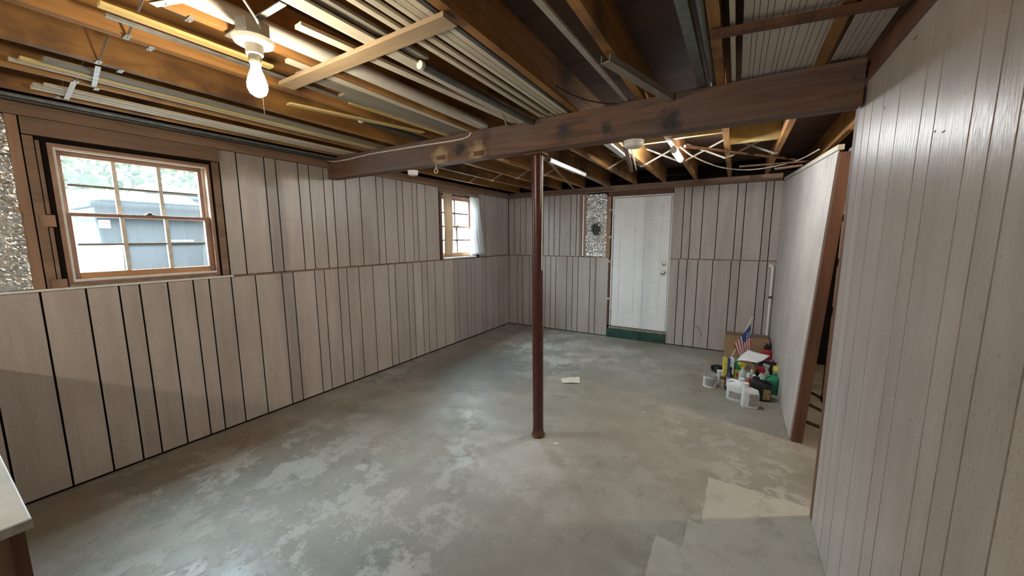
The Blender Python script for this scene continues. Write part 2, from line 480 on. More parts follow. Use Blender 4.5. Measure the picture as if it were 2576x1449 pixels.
boards(wl, 1, XL-.006, -1, [YR, -2.2, -1.8, -1.65, -1.4, -1.1, -.95], ZRAIL+.01, ZPL-.006)
# ledge strip between lower and upper panelling, plates above
piece('ledge_strip', M_STUDH, wl, XL-.012, YR, ZRAIL-.006, XL+.006, .2, ZRAIL+.006)
piece('ledge_strip', M_TRIMW, wl, XL-.03, .2, ZRAIL-.004, XL+.010, 1.42, ZRAIL+.010)
piece('ledge_strip', M_STUDH, wl, XL-.012, 1.42, ZRAIL-.006, XL+.006, YB, ZRAIL+.006)
piece('top_plate', M_STUDH, wl, XL-.012, YR, ZPL-.004, XL+.022, BY0-.004, ZPL+.040)
piece('top_plate', M_STUDH, wl, XL-.012, YR, ZPL+.042, XL+.008, BY0-.004, ZJ-.001)
piece('top_plate', M_STUDH, wl, XL-.012, BY1+.004, ZPL-.004, XL+.022, YB, ZPL+.040)
piece('top_plate', M_STUDH, wl, XL-.012, BY1+.004, ZPL+.042, XL+.008, YB, ZJ-.001)
# framing round window 1
piece('header_board', M_STUDH, wl, XL-.011, .447, 2.195, XL+.012, 1.402, ZPL-.006)
piece('stud', M_STUD, wl, XL-.011, .395, ZRAIL+.012, XL+.004, .440, ZPL-.006)
piece('stud', M_STUDH, wl, XL-.011, .447, ZRAIL+.012, XL+.0, .487, 2.190)
piece('stud', M_STUDH, wl, XL-.011, .492, 1.74, XL-.004, .508, 2.170)
piece('stud', M_STUDH, wl, XL-.011, .492, ZRAIL+.06, XL-.004, .508, 1.660)
piece('nailing_block', M_STUD, wl, XL-.011, .462, 1.665, XL+.006, .522, 1.735)
piece('nailing_block', M_STUD, wl, XL-.011, .462, ZRAIL+.012, XL+.008, .528, 1.345)
piece('stud', M_STUDH, wl, XL-.011, 1.352, ZRAIL+.012, XL-.002, 1.398, 2.190)
piece('baseboard_strip', M_GAP, wl, XL-.010, YR, .0, XL+.004, YB, .011)
piece('header_board', M_STUDH, wl, XL-.011, W2[0]-.055, W2[3]+.02, XL+.0, W2[1]+.095, ZPL-.006)

# foil faced insulation left of window 1
def foil(name, label, corner, du, dv, nu, nv, amp, mat, nrm, seed):
    """crumpled sheet: corner + du*i + dv*j pushed out along nrm"""
    corner, du, dv, nrm = map(Vector, (corner, du, dv, nrm))
    vs = []; fs = []
    for j in range(nv+1):
        for i in range(nu+1):
            u, v = i/nu, j/nv
            p = corner + du*u + dv*v
            q = Vector((p.x*8, p.y*8, p.z*13))+Vector((seed, 0, 0))
            w_ = q*1.15+noise.noise_vector(q*1.3)*.55
            ds = noise.voronoi(w_)[0]; ds2 = noise.voronoi(w_*2.7+Vector((3, 3, 3)))[0]
            d = .9*(ds[1]-ds[0]) + .55*(ds2[1]-ds2[0]) + .9*abs(noise.noise(q*.9))
            e = min(u, 1-u, v, 1-v)
            p = p + nrm*(amp*d*min(1, .25+e*5)) + du.normalized()*(.012*noise.noise(q*1.7)*(1 if 0 < u < 1 else 0)) + dv.normalized()*(.02*noise.noise(q*1.3+Vector((9, 9, 9)))*(1 if 0 < v < 1 else 0))
            vs.append(p)
    for j in range(nv):
        for i in range(nu):
            a = j*(nu+1)+i
            fs.append((a, a+1, a+nu+2, a+nu+1))
    mb = MB().add(vs, fs)
    # closed back sheet gives the batt its thickness
    o = mb.build(name, mat)
    sd = o.modifiers.new('solid', 'SOLIDIFY'); sd.thickness = .006
    return tag(o, label, 'insulation')
foil('foil_insulation', 'crumpled silver foil insulation packed beside the large window', (XL-.004, .393, ZRAIL+.014), (0, -.55, 0), (0, 0, .99), 90, 160, .050, M_FOIL, (1, 0, 0), 3.0)

# --- windows
def sash(parent, x, y0, y1, z0, z1, cols, rows, st, top, bot, d=.035, mat=None, railmat=None):
    mat = mat or M_SASH
    sa = MB()
    sa.box(x-d/2, y0, z0, x+d/2, y0+st, z1); sa.box(x-d/2, y1-st, z0, x+d/2, y1, z1)
    parent = sa.build('sash', mat, parent, bevel=.002)
    rm = railmat or mat
    MB().box(x-d/2, y0+st, z0, x+d/2, y1-st, z0+bot).build('sash_rail', rm, parent, bevel=.002)
    MB().box(x-d/2, y0+st, z1-top, x+d/2, y1-st, z1).build('sash_rail', mat, parent, bevel=.002)
    a, c, e, g = y0+st, y1-st, z0+bot, z1-top
    mv, mw = (.021, .014) if cols == 3 else (.020, .020)
    for k in range(1, cols):
        yy = a+(c-a)*k/cols
        MB().box(x-.012, yy-mv/2, e, x+.012, yy+mv/2, g).build('muntin', M_PALE if cols == 3 else M_DKSTUD, parent)
    for k in range(1, rows):
        zz = e+(g-e)*k/rows
        for q in range(cols):
            ya = a+(c-a)*q/cols+mv/2; yb = a+(c-a)*(q+1)/cols-mv/2
            MB().box(x-.011, ya, zz-mw/2, x+.011, yb, zz+mw/2).build('muntin', M_GREYW if cols == 3 else M_DKSTUD, parent)
    for q in range(cols):
        for k in range(rows):
            ya = a+(c-a)*q/cols+mv/2; yb = a+(c-a)*(q+1)/cols-mv/2
            za = e+(g-e)*k/rows+mw/2; zb = e+(g-e)*(k+1)/rows-mw/2
            MB().box(x-.0015, ya-.003, za-.003, x+.0015, yb+.003, zb+.003).build('pane', M_GLASS, parent)
def window(name, W, xin, sash_in, cols, rows, fr, lst, mid=None):
    y0, y1, z0, z1 = W
    fm = MB()
    xo = XL-TH+.01
    fm.box(xo, y0, z0, xin, y0+fr, z1); fm.box(xo, y1-fr, z0, xin, y1, z1)
    fm.box(xo, y0+fr, z1-fr, xin, y1-fr, z1); fm.box(xo, y0+fr, z0, xin, y1-fr, z0+fr*.8)
    o = struct(fm.build(name, M_SASH))
    mid = mid or (z0+z1)/2
    sash(o, sash_in, y0+fr+.001, y1-fr-.001, z0+fr*.8+.001, mid+.012, cols, rows, lst, .022, .055, railmat=M_SASHO)
    sash(o, sash_in-.037, y0+fr+.001, y1-fr-.001, mid-.012, z1-fr-.001, cols, rows, lst, .038, .024)
    ym = (y0+y1)/2+.03
    MB().box(sash_in-.012, ym-.025, mid+.0125, sash_in+.014, ym+.025, mid+.018).box(sash_in-.006, ym-.012, mid+.018, sash_in+.008, ym+.012, mid+.030).build('sash_lock', M_BRASSD, o, bevel=.002)
    return o
w1 = window('window_1', W1, XL-.006, XL-.045, 3, 2, .020, .036, 1.745)
# pale parting strips and sill of window 1
MB().box(XL-.027, W1[0]+.0205, W1[2]+.02, XL-.010, W1[0]+.032, W1[3]-.02).build('stop_strip', M_TRIMW, w1)
MB().box(XL-.088, W1[1]-.034, 1.76, XL-.064, W1[1]-.0205, W1[3]-.02).build('stop_strip', M_WHITE, w1)
MB().box(XL-.027, W1[0]+.033, W1[3]-.034, XL-.010, W1[1]-.021, W1[3]-.0205).build('stop_strip', M_PALE, w1)
MB().box(XL-.10, W1[0]+.0, W1[2]-.012, XL+.004, W1[1]+.0, W1[2]-.001).build('window_sill', M_CONC, w1, bevel=.002)
MB().box(XL-.020, W1[0]+.0205, W1[2]+.017, XL-.006, W1[1]-.021, W1[2]+.032).build('stop_strip', M_TRIMW, w1)
w2 = window('window_2', W2, XL-.050, XL-.072, 2, 2, .024, .034, 1.76)
MB().box(XL-.049, W2[0], W2[2]-.01, XL+.012, W2[1], W2[2]+.012).build('window_sill', M_TRIMW, w2, bevel=.003)
MB().box(XL-.012, W2[0]-.05, W2[2]-.0, XL+.0, W2[0]-.001, W2[3]+.018).build('window_casing', M_DKSTUD, w2)

# daylight portals in the window openings
for W in (W1, W2):
    ld = bpy.data.lights.new('window_portal', 'AREA'); ld.shape = 'RECTANGLE'
    ld.size = W[3]-W[2]; ld.size_y = W[1]-W[0]; ld.cycles.is_portal = True
    lo = bpy.data.objects.new('window_portal', ld); COL.objects.link(lo)
    lo.location = (XL-TH-.02, (W[0]+W[1])/2, (W[2]+W[3])/2); lo.rotation_euler = (0, -PI/2, 0)

# curtains and rod on window 2
tag(MB().tube([(XL+.03, W2[0]-.07, 2.225), (XL+.03, W2[1]+.10, 2.225)], .006, 10).tube([(XL-.006, W2[0]-.06, 2.225), (XL+.03, W2[0]-.06, 2.225)], .004, 8).tube([(XL-.006, W2[1]+.09, 2.225), (XL+.03, W2[1]+.09, 2.225)], .004, 8).build('curtain_rod', M_GALVD, smooth=True), 'thin dark curtain rod across the top of the small curtained window', 'curtain rod')
def curtain(label, y0t, y1t, y0b, y1b, z0, z1, mat, folds, amp):
    nu, nv = 60, 24; vs = []; fs = []
    for j in range(nv+1):
        v = j/nv
        for i in range(nu+1):
            u = i/nu
            t = v**1.5
            ya = y0t+(y0b-y0t)*t; yb = y1t+(y1b-y1t)*t
            x = XL+.030+.010*(1-v)*0 + amp*(.35+.65*v)*math.sin(u*folds*2*PI+.6*math.sin(v*3)) + .01*math.sin(u*7+v*4)*v
            vs.append((x, ya+(yb-ya)*u, z1+(z0-z1)*v+.008*math.sin(u*folds*2*PI)*v))
    for j in range(nv):
        for i in range(nu):
            a = j*(nu+1)+i; fs.append((a, a+1, a+nu+2, a+nu+1))
    o = MB().add(vs, fs).build('curtain', mat, smooth=True)
    sd = o.modifiers.new('solid', 'SOLIDIFY'); sd.thickness = .0015
    return tag(o, label, 'curtain')
curtain('sheer white curtain panel flaring out at the side nearer the room corner', 4.62, 4.86, 4.60, 5.02, 1.33, 2.235, cloth_mat('sheer_white', (.86, .86, .86), .55), 5, .016)
curtain('drawn-back beige curtain panel bunched against the dark window casing', 4.01, 4.20, 4.02, 4.20, 1.33, 2.235, cloth_mat('sheer_beige', (.50, .40, .30), .35), 4, .018)

# --- back wall
DX0, DX1, DZ0, DZ1 = -1.642, -.822, .185, 2.192   # door leaf
wbk = MB()
wbk.box(-4.0, YB+.008, 0, DX0-.03, YB+.2, ZS).box(DX1+.03, YB+.008, 0, XS+.15, YB+.2, ZS)
wbk.box(DX0-.03, YB+.095, .14, DX1+.03, YB+.2, DZ1+.03).box(DX0-.03, YB+.008, 0, DX1+.03, YB+.2, .14).box(DX0-.03, YB+.008, DZ1+.03, DX1+.03, YB+.2, ZS)
wb = struct(wbk.build('wall_back', M_GAP))
def Xb(x, y): return on(x, y, 1, YB)[0]
def rail_y(x): return 641.8+.0228*(x-1282)
lowb = [XL] + [Xb(x, rail_y(x)) for x in (1301.6, 1315, 1332, 1346, 1360, 1372, 1385.5, 1398.5, 1426.5, 1441, 1455, 1485, 1499.5)] + [-1.705]
boards(wb, 0, YB, 1, lowb, .012, ZRAIL-.006)
upb = [XL] + [Xb(x, rail_y(x)) for x in (1293.7, 1308.5, 1322.5, 1340, 1352, 1366, 1380, 1393, 1407, 1434, 1448)] + [-2.20]
boards(wb, 0, YB+.003, 1, upb, ZRAIL+.008, ZPL-.006)
upr = [-.80] + [Xb(x, rail_y(x)) for x in (1712.5, 1731.5, 1760, 1797, 1843, 1863, 1911, 1931)] + [XR+.02]
boards(wb, 0, YB+.003, 1, upr, ZRAIL+.008, ZPL-.006)
lor = [-.815] + [Xb(x, rail_y(x)) for x in (1708, 1729, 1756.5, 1794, 1840, 1862, 1909.5, 1931)] + [XR+.02]
boards(wb, 0, YB, 1, lor, .012, ZRAIL-.006)
piece('ledge_strip', M_STUDH, wb, XL+.01, YB-.006, ZRAIL-.005, -1.70, YB+.009, ZRAIL+.006)
piece('ledge_strip', M_STUDH, wb, -.80, YB-.006, ZRAIL-.005, XR, YB+.009, ZRAIL+.006)
piece('top_plate', M_STUDH, wb, XL+.024, YB-.018, ZPL-.004, XR-.01, YB+.009, ZPL+.040)
piece('top_plate', M_STUDH, wb, XL+.024, YB-.006, ZPL+.042, XR-.01, YB+.009, ZJ-.001)
piece('header_board', M_DKSTUD, wb, DX0-.10, YB-.004, DZ1+.032, DX1+.015, YB+.009, ZPL-.006)
piece('stud', M_STUD, wb, -2.195, YB-.01, ZRAIL+.008, -2.165, YB+.009, ZPL-.006)
piece('stud', M_STUD, wb, -2.118, YB-.01, ZRAIL+.008, -2.085, YB+.009, ZPL-.006)
piece('stud', M_STUD, wb, -1.755, YB-.01, ZRAIL+.008, -1.690, YB+.009, DZ1+.03)
piece('stud', M_DKSTUD, wb, -1.703, YB-.002, .19, -1.68, YB+.009, ZRAIL)
piece('foam_strip', M_PAPER, wb, -2.155, YB-.004, ZRAIL+.015, -2.128, YB+.009, ZPL-.02)
for zz, xx in ((2.02, -1.70), (1.22, -1.69), (.62, -1.69), (1.60, -1.69)):
    MB().lathe([(.004, -.02), (.022, -.012), (.026, 0), (.016, .014), (.003, .02)], (xx, YB-.006, zz), 10, 1.2, .5).build('foam_blob', M_FOAM, wb, smooth=True)
fb = foil('foil_insulation', 'torn silver foil insulation between the studs beside the white door', (-2.083, YB-.0, ZRAIL+.012), (.326, 0, 0), (0, 0, .98), 60, 170, .042, M_FOIL, (0, -1, 0), 31.0)
hole = MB()
ring = []
for k in range(22):
    a = 2*PI*k/22; rr = .07+.03*noise.noise((math.cos(a)*1.7, math.sin(a)*1.7, 4.2))+.012*((k*7) % 5-2)/2
    ring.append((-1.915+rr*math.cos(a)*1.0, YB-.062, 1.72+rr*math.sin(a)*1.35))
hole.add(ring+[(p[0], YB-.040, p[2]) for p in ring], [tuple(range(22)), tuple(range(43, 21, -1))]+[(k, (k+1) % 22, 22+(k+1) % 22, 22+k) for k in range(22)])
hole.build('tear', M_BLACK, fb)

# --- door
dr = MB()
yd = YB+.004
d_o = struct(MB().box(DX0, yd+.006, DZ0, DX1, yd+.04, DZ1).build('door_1', M_DOOR))
dw = DX1-DX0
cols = [(.125, .43), (.57, .875)]
rows = [(.10, .365), (.455, .80), (.855, .955)]
# stiles and rails stand proud, raised panels sit inside
hs = DZ1-DZ0
xs = [0, .125, .43, .57, .875, 1]; zs = [0, .10, .365, .455, .80, .855, .955, 1]
for q in (0, 2, 4):
    MB().box(DX0+dw*xs[q], yd, DZ0, DX0+dw*xs[q+1], yd+.0058, DZ1).build('stile', M_DOOR, d_o, bevel=.002)
for q in (1, 3):
    for k in (0, 2, 4, 6):
        MB().box(DX0+dw*xs[q], yd, DZ0+hs*zs[k], DX0+dw*xs[q+1], yd+.0058, DZ0+hs*zs[k+1]).build('rail', M_DOOR, d_o, bevel=.002)
    for k in (1, 3, 5):
        MB().box(DX0+dw*xs[q]+.022, yd+.001, DZ0+hs*zs[k]+.022, DX0+dw*xs[q+1]-.022, yd+.0058, DZ0+hs*zs[k+1]-.022).build('raised_panel', M_DOOR, d_o, bevel=.004)
kx = DX1-.065
def ylathe(prof, c, n=20):
    mb = MB(); mb.lathe([(r, 0) for r, z in prof], (0, 0, 0), n); mb.v = []
    for r, z in prof: mb.v += [(c[0]+r*math.cos(2*PI*k/n), c[1]-z, c[2]+r*math.sin(2*PI*k/n)) for k in range(n)]
    return mb
ylathe([(.032, 0), (.032, .006), (.012, .010), (.012, .035), (.026, .042), (.029, .058), (.022, .068), (.004, .070)], (kx, yd, 1.075)).build('door_knob', M_CHROME, d_o, smooth=True)
ylathe([(.030, 0), (.030, .010), (.024, .016), (.004, .017)], (kx, yd, 1.205)).build('deadbolt', M_CHROME, d_o, smooth=True).data.materials[0] = M_CHROME
for zz in (.40, 1.19, 1.98):
    MB().tube([(DX0-.004, yd-.004, zz-.045), (DX0-.004, yd-.004, zz+.045)], .006, 10).build('hinge', M_CHROME, d_o, smooth=True)
fr = struct(MB().box(DX0-.028, YB-.004, .19, DX0-.006, YB+.09, DZ1+.028).box(DX1+.006, YB-.004, .19, DX1+.026, YB+.09, DZ1+.028).box(DX0-.006, YB-.004, DZ1+.006, DX1+.006, YB+.09, DZ1+.028).build('trim_1', M_TRIMW, bevel=.002))
st = thing('door_step', 'low dark green painted step below the white door', 'step', (-1.26, YB, 0))
MB().box(-1.70, YB-.022, 0, -.815, YB+.006, .145).build('riser', M_GREEN, st, bevel=.004)
MB().box(-1.672, YB-.024, .1455, -.79, YB+.04, .175).build('sill', M_CONC, st, bevel=.004)

# --- right-hand wall (near stretch) and its boards
RY1 = 2.455                                     # near edge of the opening
wr = struct(MB().box(XR+.010, YR, 0, XR+.10, RY1-.03, ZPL-.012).build('wall_right', M_GAP))
gy = sorted(on(x, 800, 0, XR)[1] for x in (2114.6, 2131, 2156, 2192, 2247.5, 2280, 2365, 2418, 2478, 2600))
gg = [RY1] + [g for g in sorted(gy, reverse=True)]
gg = sorted(g for g in gg)
e0 = gg[0]; i = 0
while gg[0] > YR+.25: gg.insert(0, gg[0]-rep[i % 5]); i += 1
gg = [YR] + gg
boards(wr, 1, XR, 1, [g for k, g in enumerate(gg) if k == 0 or g-gg[k-1] > .012], .008, 2.282, gap=.007)
piece('door_jamb', M_DKSTUD, wr, XR+.003, RY1-.029, 0, XR+.085, RY1+.078, 2.282)
piece('top_plate', M_DKSTUD, wr, XR-.005, YR, 2.300, XR+.10, RY1, 2.340)
piece('top_plate', M_DKSTUD, wr, XR+.002, YR, 2.342, XR+.10, RY1, ZJ-.001)

# --- far stretch of the right-hand side: leaning panelled partition
def farpt(y, v, o):
    t = (y-3.47)/(YB-3.47)
    bot = Vector((XR+o, y, .008)); top = Vector((.575*(1-t)+.470*t+o, y, 2.185*(1-t)+2.282*t))
    return bot.lerp(top, v)
ye = [3.47, 3.62, 3.72, 3.95, 4.05, 4.28, 4.42, 4.68, 4.82, 5.1, 5.24, 5.5, YB]
bkm = MB()
for a, c in zip(ye[:-1], ye[1:]):
    q = [farpt(a, 0, .013), farpt(c, 0, .013), farpt(c, 1, .013), farpt(a, 1, .013)]
    q += [p+Vector((.012, 0, 0)) for p in q]
    bkm.add(q, [(0, 1, 2, 3), (7, 6, 5, 4), (0, 4, 5, 1), (1, 5, 6, 2), (2, 6, 7, 3), (3, 7, 4, 0)])
wf = struct(bkm.build('wall_right_far', M_GAP))
for a, c in zip(ye[:-1], ye[1:]):
    a += .0015; c -= .0015
    q = [farpt(a, 0, 0), farpt(c, 0, 0), farpt(c, 1, 0), farpt(a, 1, 0)]
    q += [p+Vector((.010, 0, 0)) for p in q]
    MB().add(q, [(0, 1, 2, 3), (7, 6, 5, 4), (0, 4, 5, 1), (1, 5, 6, 2), (2, 6, 7, 3), (3, 7, 4, 0)]).build('panel_board', M_WPANEL, wf)
MB().bar((XR+.045, 3.468, 0.0), (.62, 3.468, 2.17), .07, .045, (0, 1, 0)).build('end_stud', M_DKSTUD, wf)
MB().bar((.585, 3.45, 2.205), (.485, YB-.02, 2.305), .035, .035).build('top_rail', M_PALE, wf)

# --- side room behind the opening
ws = struct(MB().box(XS, YR, 0, XS+.1, YB+.2, ZS).build('wall_side', M_DKSTUD))
for k, y in enumerate((2.2, 2.75, 3.3, 3.85, 4.4, 4.95, 5.5)):
    piece('stud', M_STUD if k % 2 else M_PALE, ws, XS-.09, y, 0, XS-.001, y+.04, ZJ-.002)
for y in (2.2, 2.75, 3.3, 3.85, 4.4, 4.95):
    piece('noggin', M_STUD, ws, XS-.085, y+.042, 1.2, XS-.003, y+.548, 1.24)
struct(MB().box(XR+.1, 1.2, 0, XS, 1.3, ZJ-.002).build('wall_side_end', M_DKSTUD))
struct(MB().box(-4.0, YR-.15, 0, XS+.15, YR, ZS).build('wall_rear', M_PANEL))
fs_ = thing('stud_frame', 'bare pale stud frame standing just inside the opening', 'stud frame', (.85, 3.75, 0))
for y in (3.72, 4.12, 4.52):
    MB().box(.83, y, .04, .87, y+.04, ZJ-.044).build('stud', M_STUD, fs_)
MB().box(.83, 3.70, 0, .87, 4.58, .039).build('bottom_plate', M_STUD, fs_)
MB().box(.83, 3.70, ZJ-.043, .87, 4.58, ZJ-.004).build('top_plate', M_PALE, fs_)
for z in (.9, 1.35, 1.75):
    for y in (3.761, 4.161): MB().box(.835, y, z, .865, y+.358, z+.04).build('noggin', M_PALE, fs_)

# ------------------------------------------------------------------ beam and post
bm_ = thing('support_beam', 'dark stained timber beam carried across the room by the maroon post', 'beam', (-1.55, (BY0+BY1)/2, BZ))
for y0, y1 in ((BY0, BY0+.052), (BY0+.053, BY0+.106), (BY0+.107, BY1)):
    MB().box(XL+.002, y0, BZ+(.012 if y0 > BY0+.06 else 0), XR-.014, y1, ZJ-.0005).build('beam_ply', M_BEAM, bm_, bevel=.004)
for x, z in ((-2.06, 2.232), (-1.69, 2.222)):
    MB().box(x-.045, BY0-.003, z-.022, x+.045, BY0-.0002, z+.012).build('wood_patch', M_DKSTUD, bm_)
MB().tube([(XR-.06, BY0-.006, 2.30), (XR-.06, BY0, 2.30)], .008, 10).build('nail_head', M_CHROME, bm_)
pb = fl(1351, 1098)
ps = thing('support_post', 'maroon painted steel post holding up the dark timber beam', 'post', (pb.x, pb.y+.02, 0))
px_, py_ = pb.x, pb.y+.02
MB().tube([(px_, py_, .03), (px_+.004, 2.455, BZ-.012)], .042, 28).build('shaft', M_STEELP, ps, smooth=True)
MB().lathe([(.050, 0), (.056, .012), (.047, .03), (.044, .055)], (px_, py_, 0), 20).build('rusted_foot', M_RUST, ps, smooth=True)
MB().box(px_-.07, 2.385, BZ-.012, px_+.08, BY1-.005, BZ-.001).build('cap_plate', M_RUST, ps)
MB().box(px_+.048, 2.45, 1.35, px_+.054, 2.456, BZ-.02).build('cable_strip', M_CABLEW, ps)

# ------------------------------------------------------------------ lights that are things
def bulb_fixture(label, loc, zbox, mat):
    x, y = loc
    t = thing('bulb_fixture', label, 'light', (x, y, zbox))
    MB().lathe([(.052, 0), (.055, .012), (.055, .05), (.040, .055)], (x, y, zbox), 8).build('junction_box', M_BOXM, t)
    MB().box(x-.19, y-.012, zbox+.054, x+.21, y+.012, zbox+.058).build('hanger_bar', M_GALV, t)
    lh = MB().lathe([(.060, 0), (.068, -.006), (.062, -.018), (.030, -.024), (.028, -.055), (.024, -.058)], (x, y, zbox), 28).build('lampholder', M_PORC, t, smooth=True)
    MB().lathe([(.018, -.058), (.021, -.062), (.021, -.082), (.017, -.090)], (x, y, zbox), 18).build('socket_extender', M_BOXM, lh, smooth=True)
    bb = MB().lathe([(.015, -.088), (.017, -.105), (.026, -.130), (.033, -.155), (.033, -.172), (.026, -.190), (.012, -.200), (.002, -.202)], (x, y, zbox), 24).build('bulb', mat, lh, smooth=True)
    MB().tube([(x+.03, y, zbox-.05), (x+.032, y, zbox-.27)], .0012, 6).build('pull_chain', M_PALE, t)
    MB().tube([(x+.055, y, zbox+.02), (x+.09, y-.03, zbox+.03), (x+.14, y-.10, zbox+.06), (x+.18, y-.2, zbox+.08)], .004, 6).build('wire_tail', M_CABLEW, t)
    return t
bulb_fixture('lit bare bulb in a round porcelain lampholder above the large window side', (-1.565, .765), 2.315, emit('lit_bulb_warm', (1.0, .84, .60), MAIN_W/(PI*.020)))
bulb_fixture('lit bare bulb in a porcelain lampholder behind the white topped counter', (-1.45, -2.05), 2.29, emit('lit_bulb_soft', (1.0, .90, .76), REAR_W/(PI*.020)))
bulb_fixture('lit bare bulb in a porcelain lampholder in the side room', (1.55, 3.25), 2.34, emit('lit_bulb_side', (1.0, .86, .66), SIDE_W/(PI*.020)))

# lit tube-shaped bulb beyond the beam
pL = on(1693, 374, 2, ZJ-.05); qL = on(1710, 406, 2, ZJ-.05)
t = thing('tube_lamp', 'small lit tubular lamp hanging under the joists beyond the beam', 'light', (pL.x, 3.80, ZJ-.05))
LX, LY, LZ = -.50, 3.72, ZJ-.06
MB().tube([(LX, LY-.20, LZ), (LX, LY+.20, LZ)], .026, 16).build('tube', M_LED, t, smooth=True)
MB().tube([(LX, LY-.24, LZ), (LX, LY-.2005, LZ)], .028, 16).build('end_cap', M_WHITE, t, smooth=True)
MB().tube([(LX, LY+.2005, LZ), (LX, LY+.23, LZ)], .028, 16).build('end_cap', M_WHITE, t, smooth=True)
MB().box(LX-.012, LY-.235, LZ+.0285, LX+.012, LY+.225, LZ+.036).build('mount', M_WHITE, t)
MB().box(LX-.006, LY-.01, LZ+.0365, LX+.006, LY+.01, ZJ-.001).build('bracket', M_WHITE, t)

# ------------------------------------------------------------------ things stored under and between the joists
SG = 'long strips stored along the joists'
def strip(name, label, p, q, w, t_, mat, cat='wood strip', group=SG, upv=(0, 0, 1)):
    return tag(MB().bar(p, q, w, t_, upv).build(name, mat), label, cat, group)
def pipe(name, label, p, q, r, mat, capmat=None, cat='pipe', group=SG):
    t = thing(name, label, cat, p, group=group)
    MB().tube([p, q], r, 18).build('tube', mat, t, smooth=True)
    if capmat:
        d = (Vector(q)-Vector(p)).normalized()
        MB().tube([Vector(p)-d*.018, Vector(p)-d*.0005], r*1.12, 18).build('end_cap', capmat, t, smooth=True)
    return t
YN, YE = -1.4, BY0+.05
z1 = ZJ+.011
# bay left of the orange joist: a fan of pale trim
strip('trim_board', 'wide cream board lying under a joist, crossed by the nailed batten', (-1.316, YN, ZJ-.007), (-1.316, BY0-.005, ZJ-.007), .066, .010, M_PALE)
strip('wood_strip', 'grey weathered strip next to the wide cream board', (-1.262, YN, z1), (-1.262, 1.34, z1), .045, .012, M_GREYW)
for k, (x, w, lb) in enumerate(((-1.183, .026, 'narrow white strip next to the grey weathered strip'), (-1.128, .028, 'narrow white strip between two dark gaps among the pale trim'), (-1.073, .024, 'narrow cream strip, outermost of the tight trio of pale strips'), (-1.041, .031, 'cream strip in the middle of the tight trio of pale strips'), (-1.008, .027, 'cream strip of the tight trio nearest the dark grey strip'))):
    strip('trim_strip', lb, (x, YN, z1), (x+.012, YE, z1), w, .012, M_PALE)
strip('wood_strip', 'dark grey strip hugging the orange joist', (-.978, YN, z1), (-.972, YE, z1), .020, .016, M_DKGREY)
pipe('closet_pole', 'grey pole with a white end cap beside the wide cream board', (-1.272, 1.33, ZJ-.022), (-1.235, BY0-.01, ZJ-.022), .017, M_GALVD, M_WHITE, 'pole')
strip('trim_board', 'cream board with a rounded end lying askew above the nailed batten', (-1.487, .89, z1), (-1.38, YE, z1), .048, .014, M_PALE)
pipe('plastic_pipe', 'long thick white plastic pipe beside the bulb fixture', (-1.668, YN, ZJ+.035), (-1.668, YE, ZJ+.035), .033, M_PVC)
# bay left of that: weathered planks
strip('plank', 'brownish plank, outermost of the planks stored left of the white pipe', (-1.80, 1.02, z1), (-1.775, YE, z1), .055, .016, M_PALE)
strip('plank', 'wide tan plank in the middle of the planks stored left of the white pipe', (-1.885, 1.12, z1), (-1.855, YE, z1), .085, .016, M_GREYW)
strip('plank', 'short tan plank starting beyond the bulb left of the white pipe', (-1.965, 1.40, z1), (-1.935, YE, z1), .060, .016, M_GREYW)
strip('plank', 'narrow yellowish plank starting last beyond the bulb', (-2.03, 1.50, z1), (-2.00, YE, z1), .032, .016, M_YEL)
strip('trim_strip', 'drooping pale yellow strip with one end hanging below the joists', (-2.13, 1.19, 2.315), (-2.075, 2.15, ZJ-.005), .040, .010, M_YEL)
pipe('closet_pole', 'dark grey pole with a white end cap left of the drooping yellow strip', (-2.29, 1.78, ZJ+.02), (-2.29, YE, ZJ+.02), .018, M_DKGREY, M_WHITE, 'pole')
strip('wood_strip', 'bright yellow strip with nail heads and one end near the bulb side strap', (-1.945, .46, z1), (-1.945, 1.02, z1), .038, .012, M_YEL)
strip('metal_strip', 'thin silver strip beside the bright yellow strip', (-2.018, .49, z1), (-2.018, 1.6, z1), .020, .010, M_GALV, 'metal strip')
# bundles nearer the left wall
for x, w, y0, m_, lb in ((-2.862, .024, .36, M_PALE, 'pale lath, outer one of the frayed bundle over the big window'), (-2.812, .040, .385, M_YEL, 'yellow lath in the middle of the frayed bundle over the big window'), (-2.735, .060, .44, M_GREYW, 'grey lath of the frayed bundle over the big window')):
    strip('lath', lb, (x, y0, z1), (x-.02, YE, z1), w, .014, m_, 'lath')
for x, w, y0, m_, lb in ((-3.165, .030, .50, M_PALE, 'pale lath in the wall side bundle, farthest from the wall'), (-3.215, .038, .47, M_PALE, 'pale lath in the middle of the wall side bundle'), (-3.270, .042, .47, M_PALE, 'pale lath of the wall side bundle nearest the wall')):
    strip('lath', lb, (x, y0, z1), (x-.01, YE, z1), w, .014, m_, 'lath')
pipe('conduit', 'thin grey conduit running along the top of the left wall', (-3.42, YN, ZJ-.015), (-3.42, BY0-.01, ZJ-.015), .011, M_GALVD)
pipe('conduit', 'dark thin cable pipe running along the top of the left wall', (-3.47, YN, ZJ-.022), (-3.47, BY0-.01, ZJ-.022), .009, M_DKGREY)
# white straps over the bundles
strip('strap', 'white metal strap bent over the lath bundle by the wall', (-3.325, .60, ZJ-.004), (-2.94, .565, ZJ-.004), .020, .002, M_WHITE, 'strap', None)
strip('strap', 'short galvanised strap under the frayed lath bundle', (-2.93, .632, ZJ-.004), (-2.58, .58, ZJ-.004), .018, .002, M_GALV, 'strap', None)
c0 = on(500, 36, 2, ZJ-.004)
strip('pipe_strap', 'white metal strap holding up the thick plastic pipe', (-1.76, .55, ZJ-.004), (-1.56, .62, ZJ-.004), .024, .002, M_WHITE, 'strap', None)
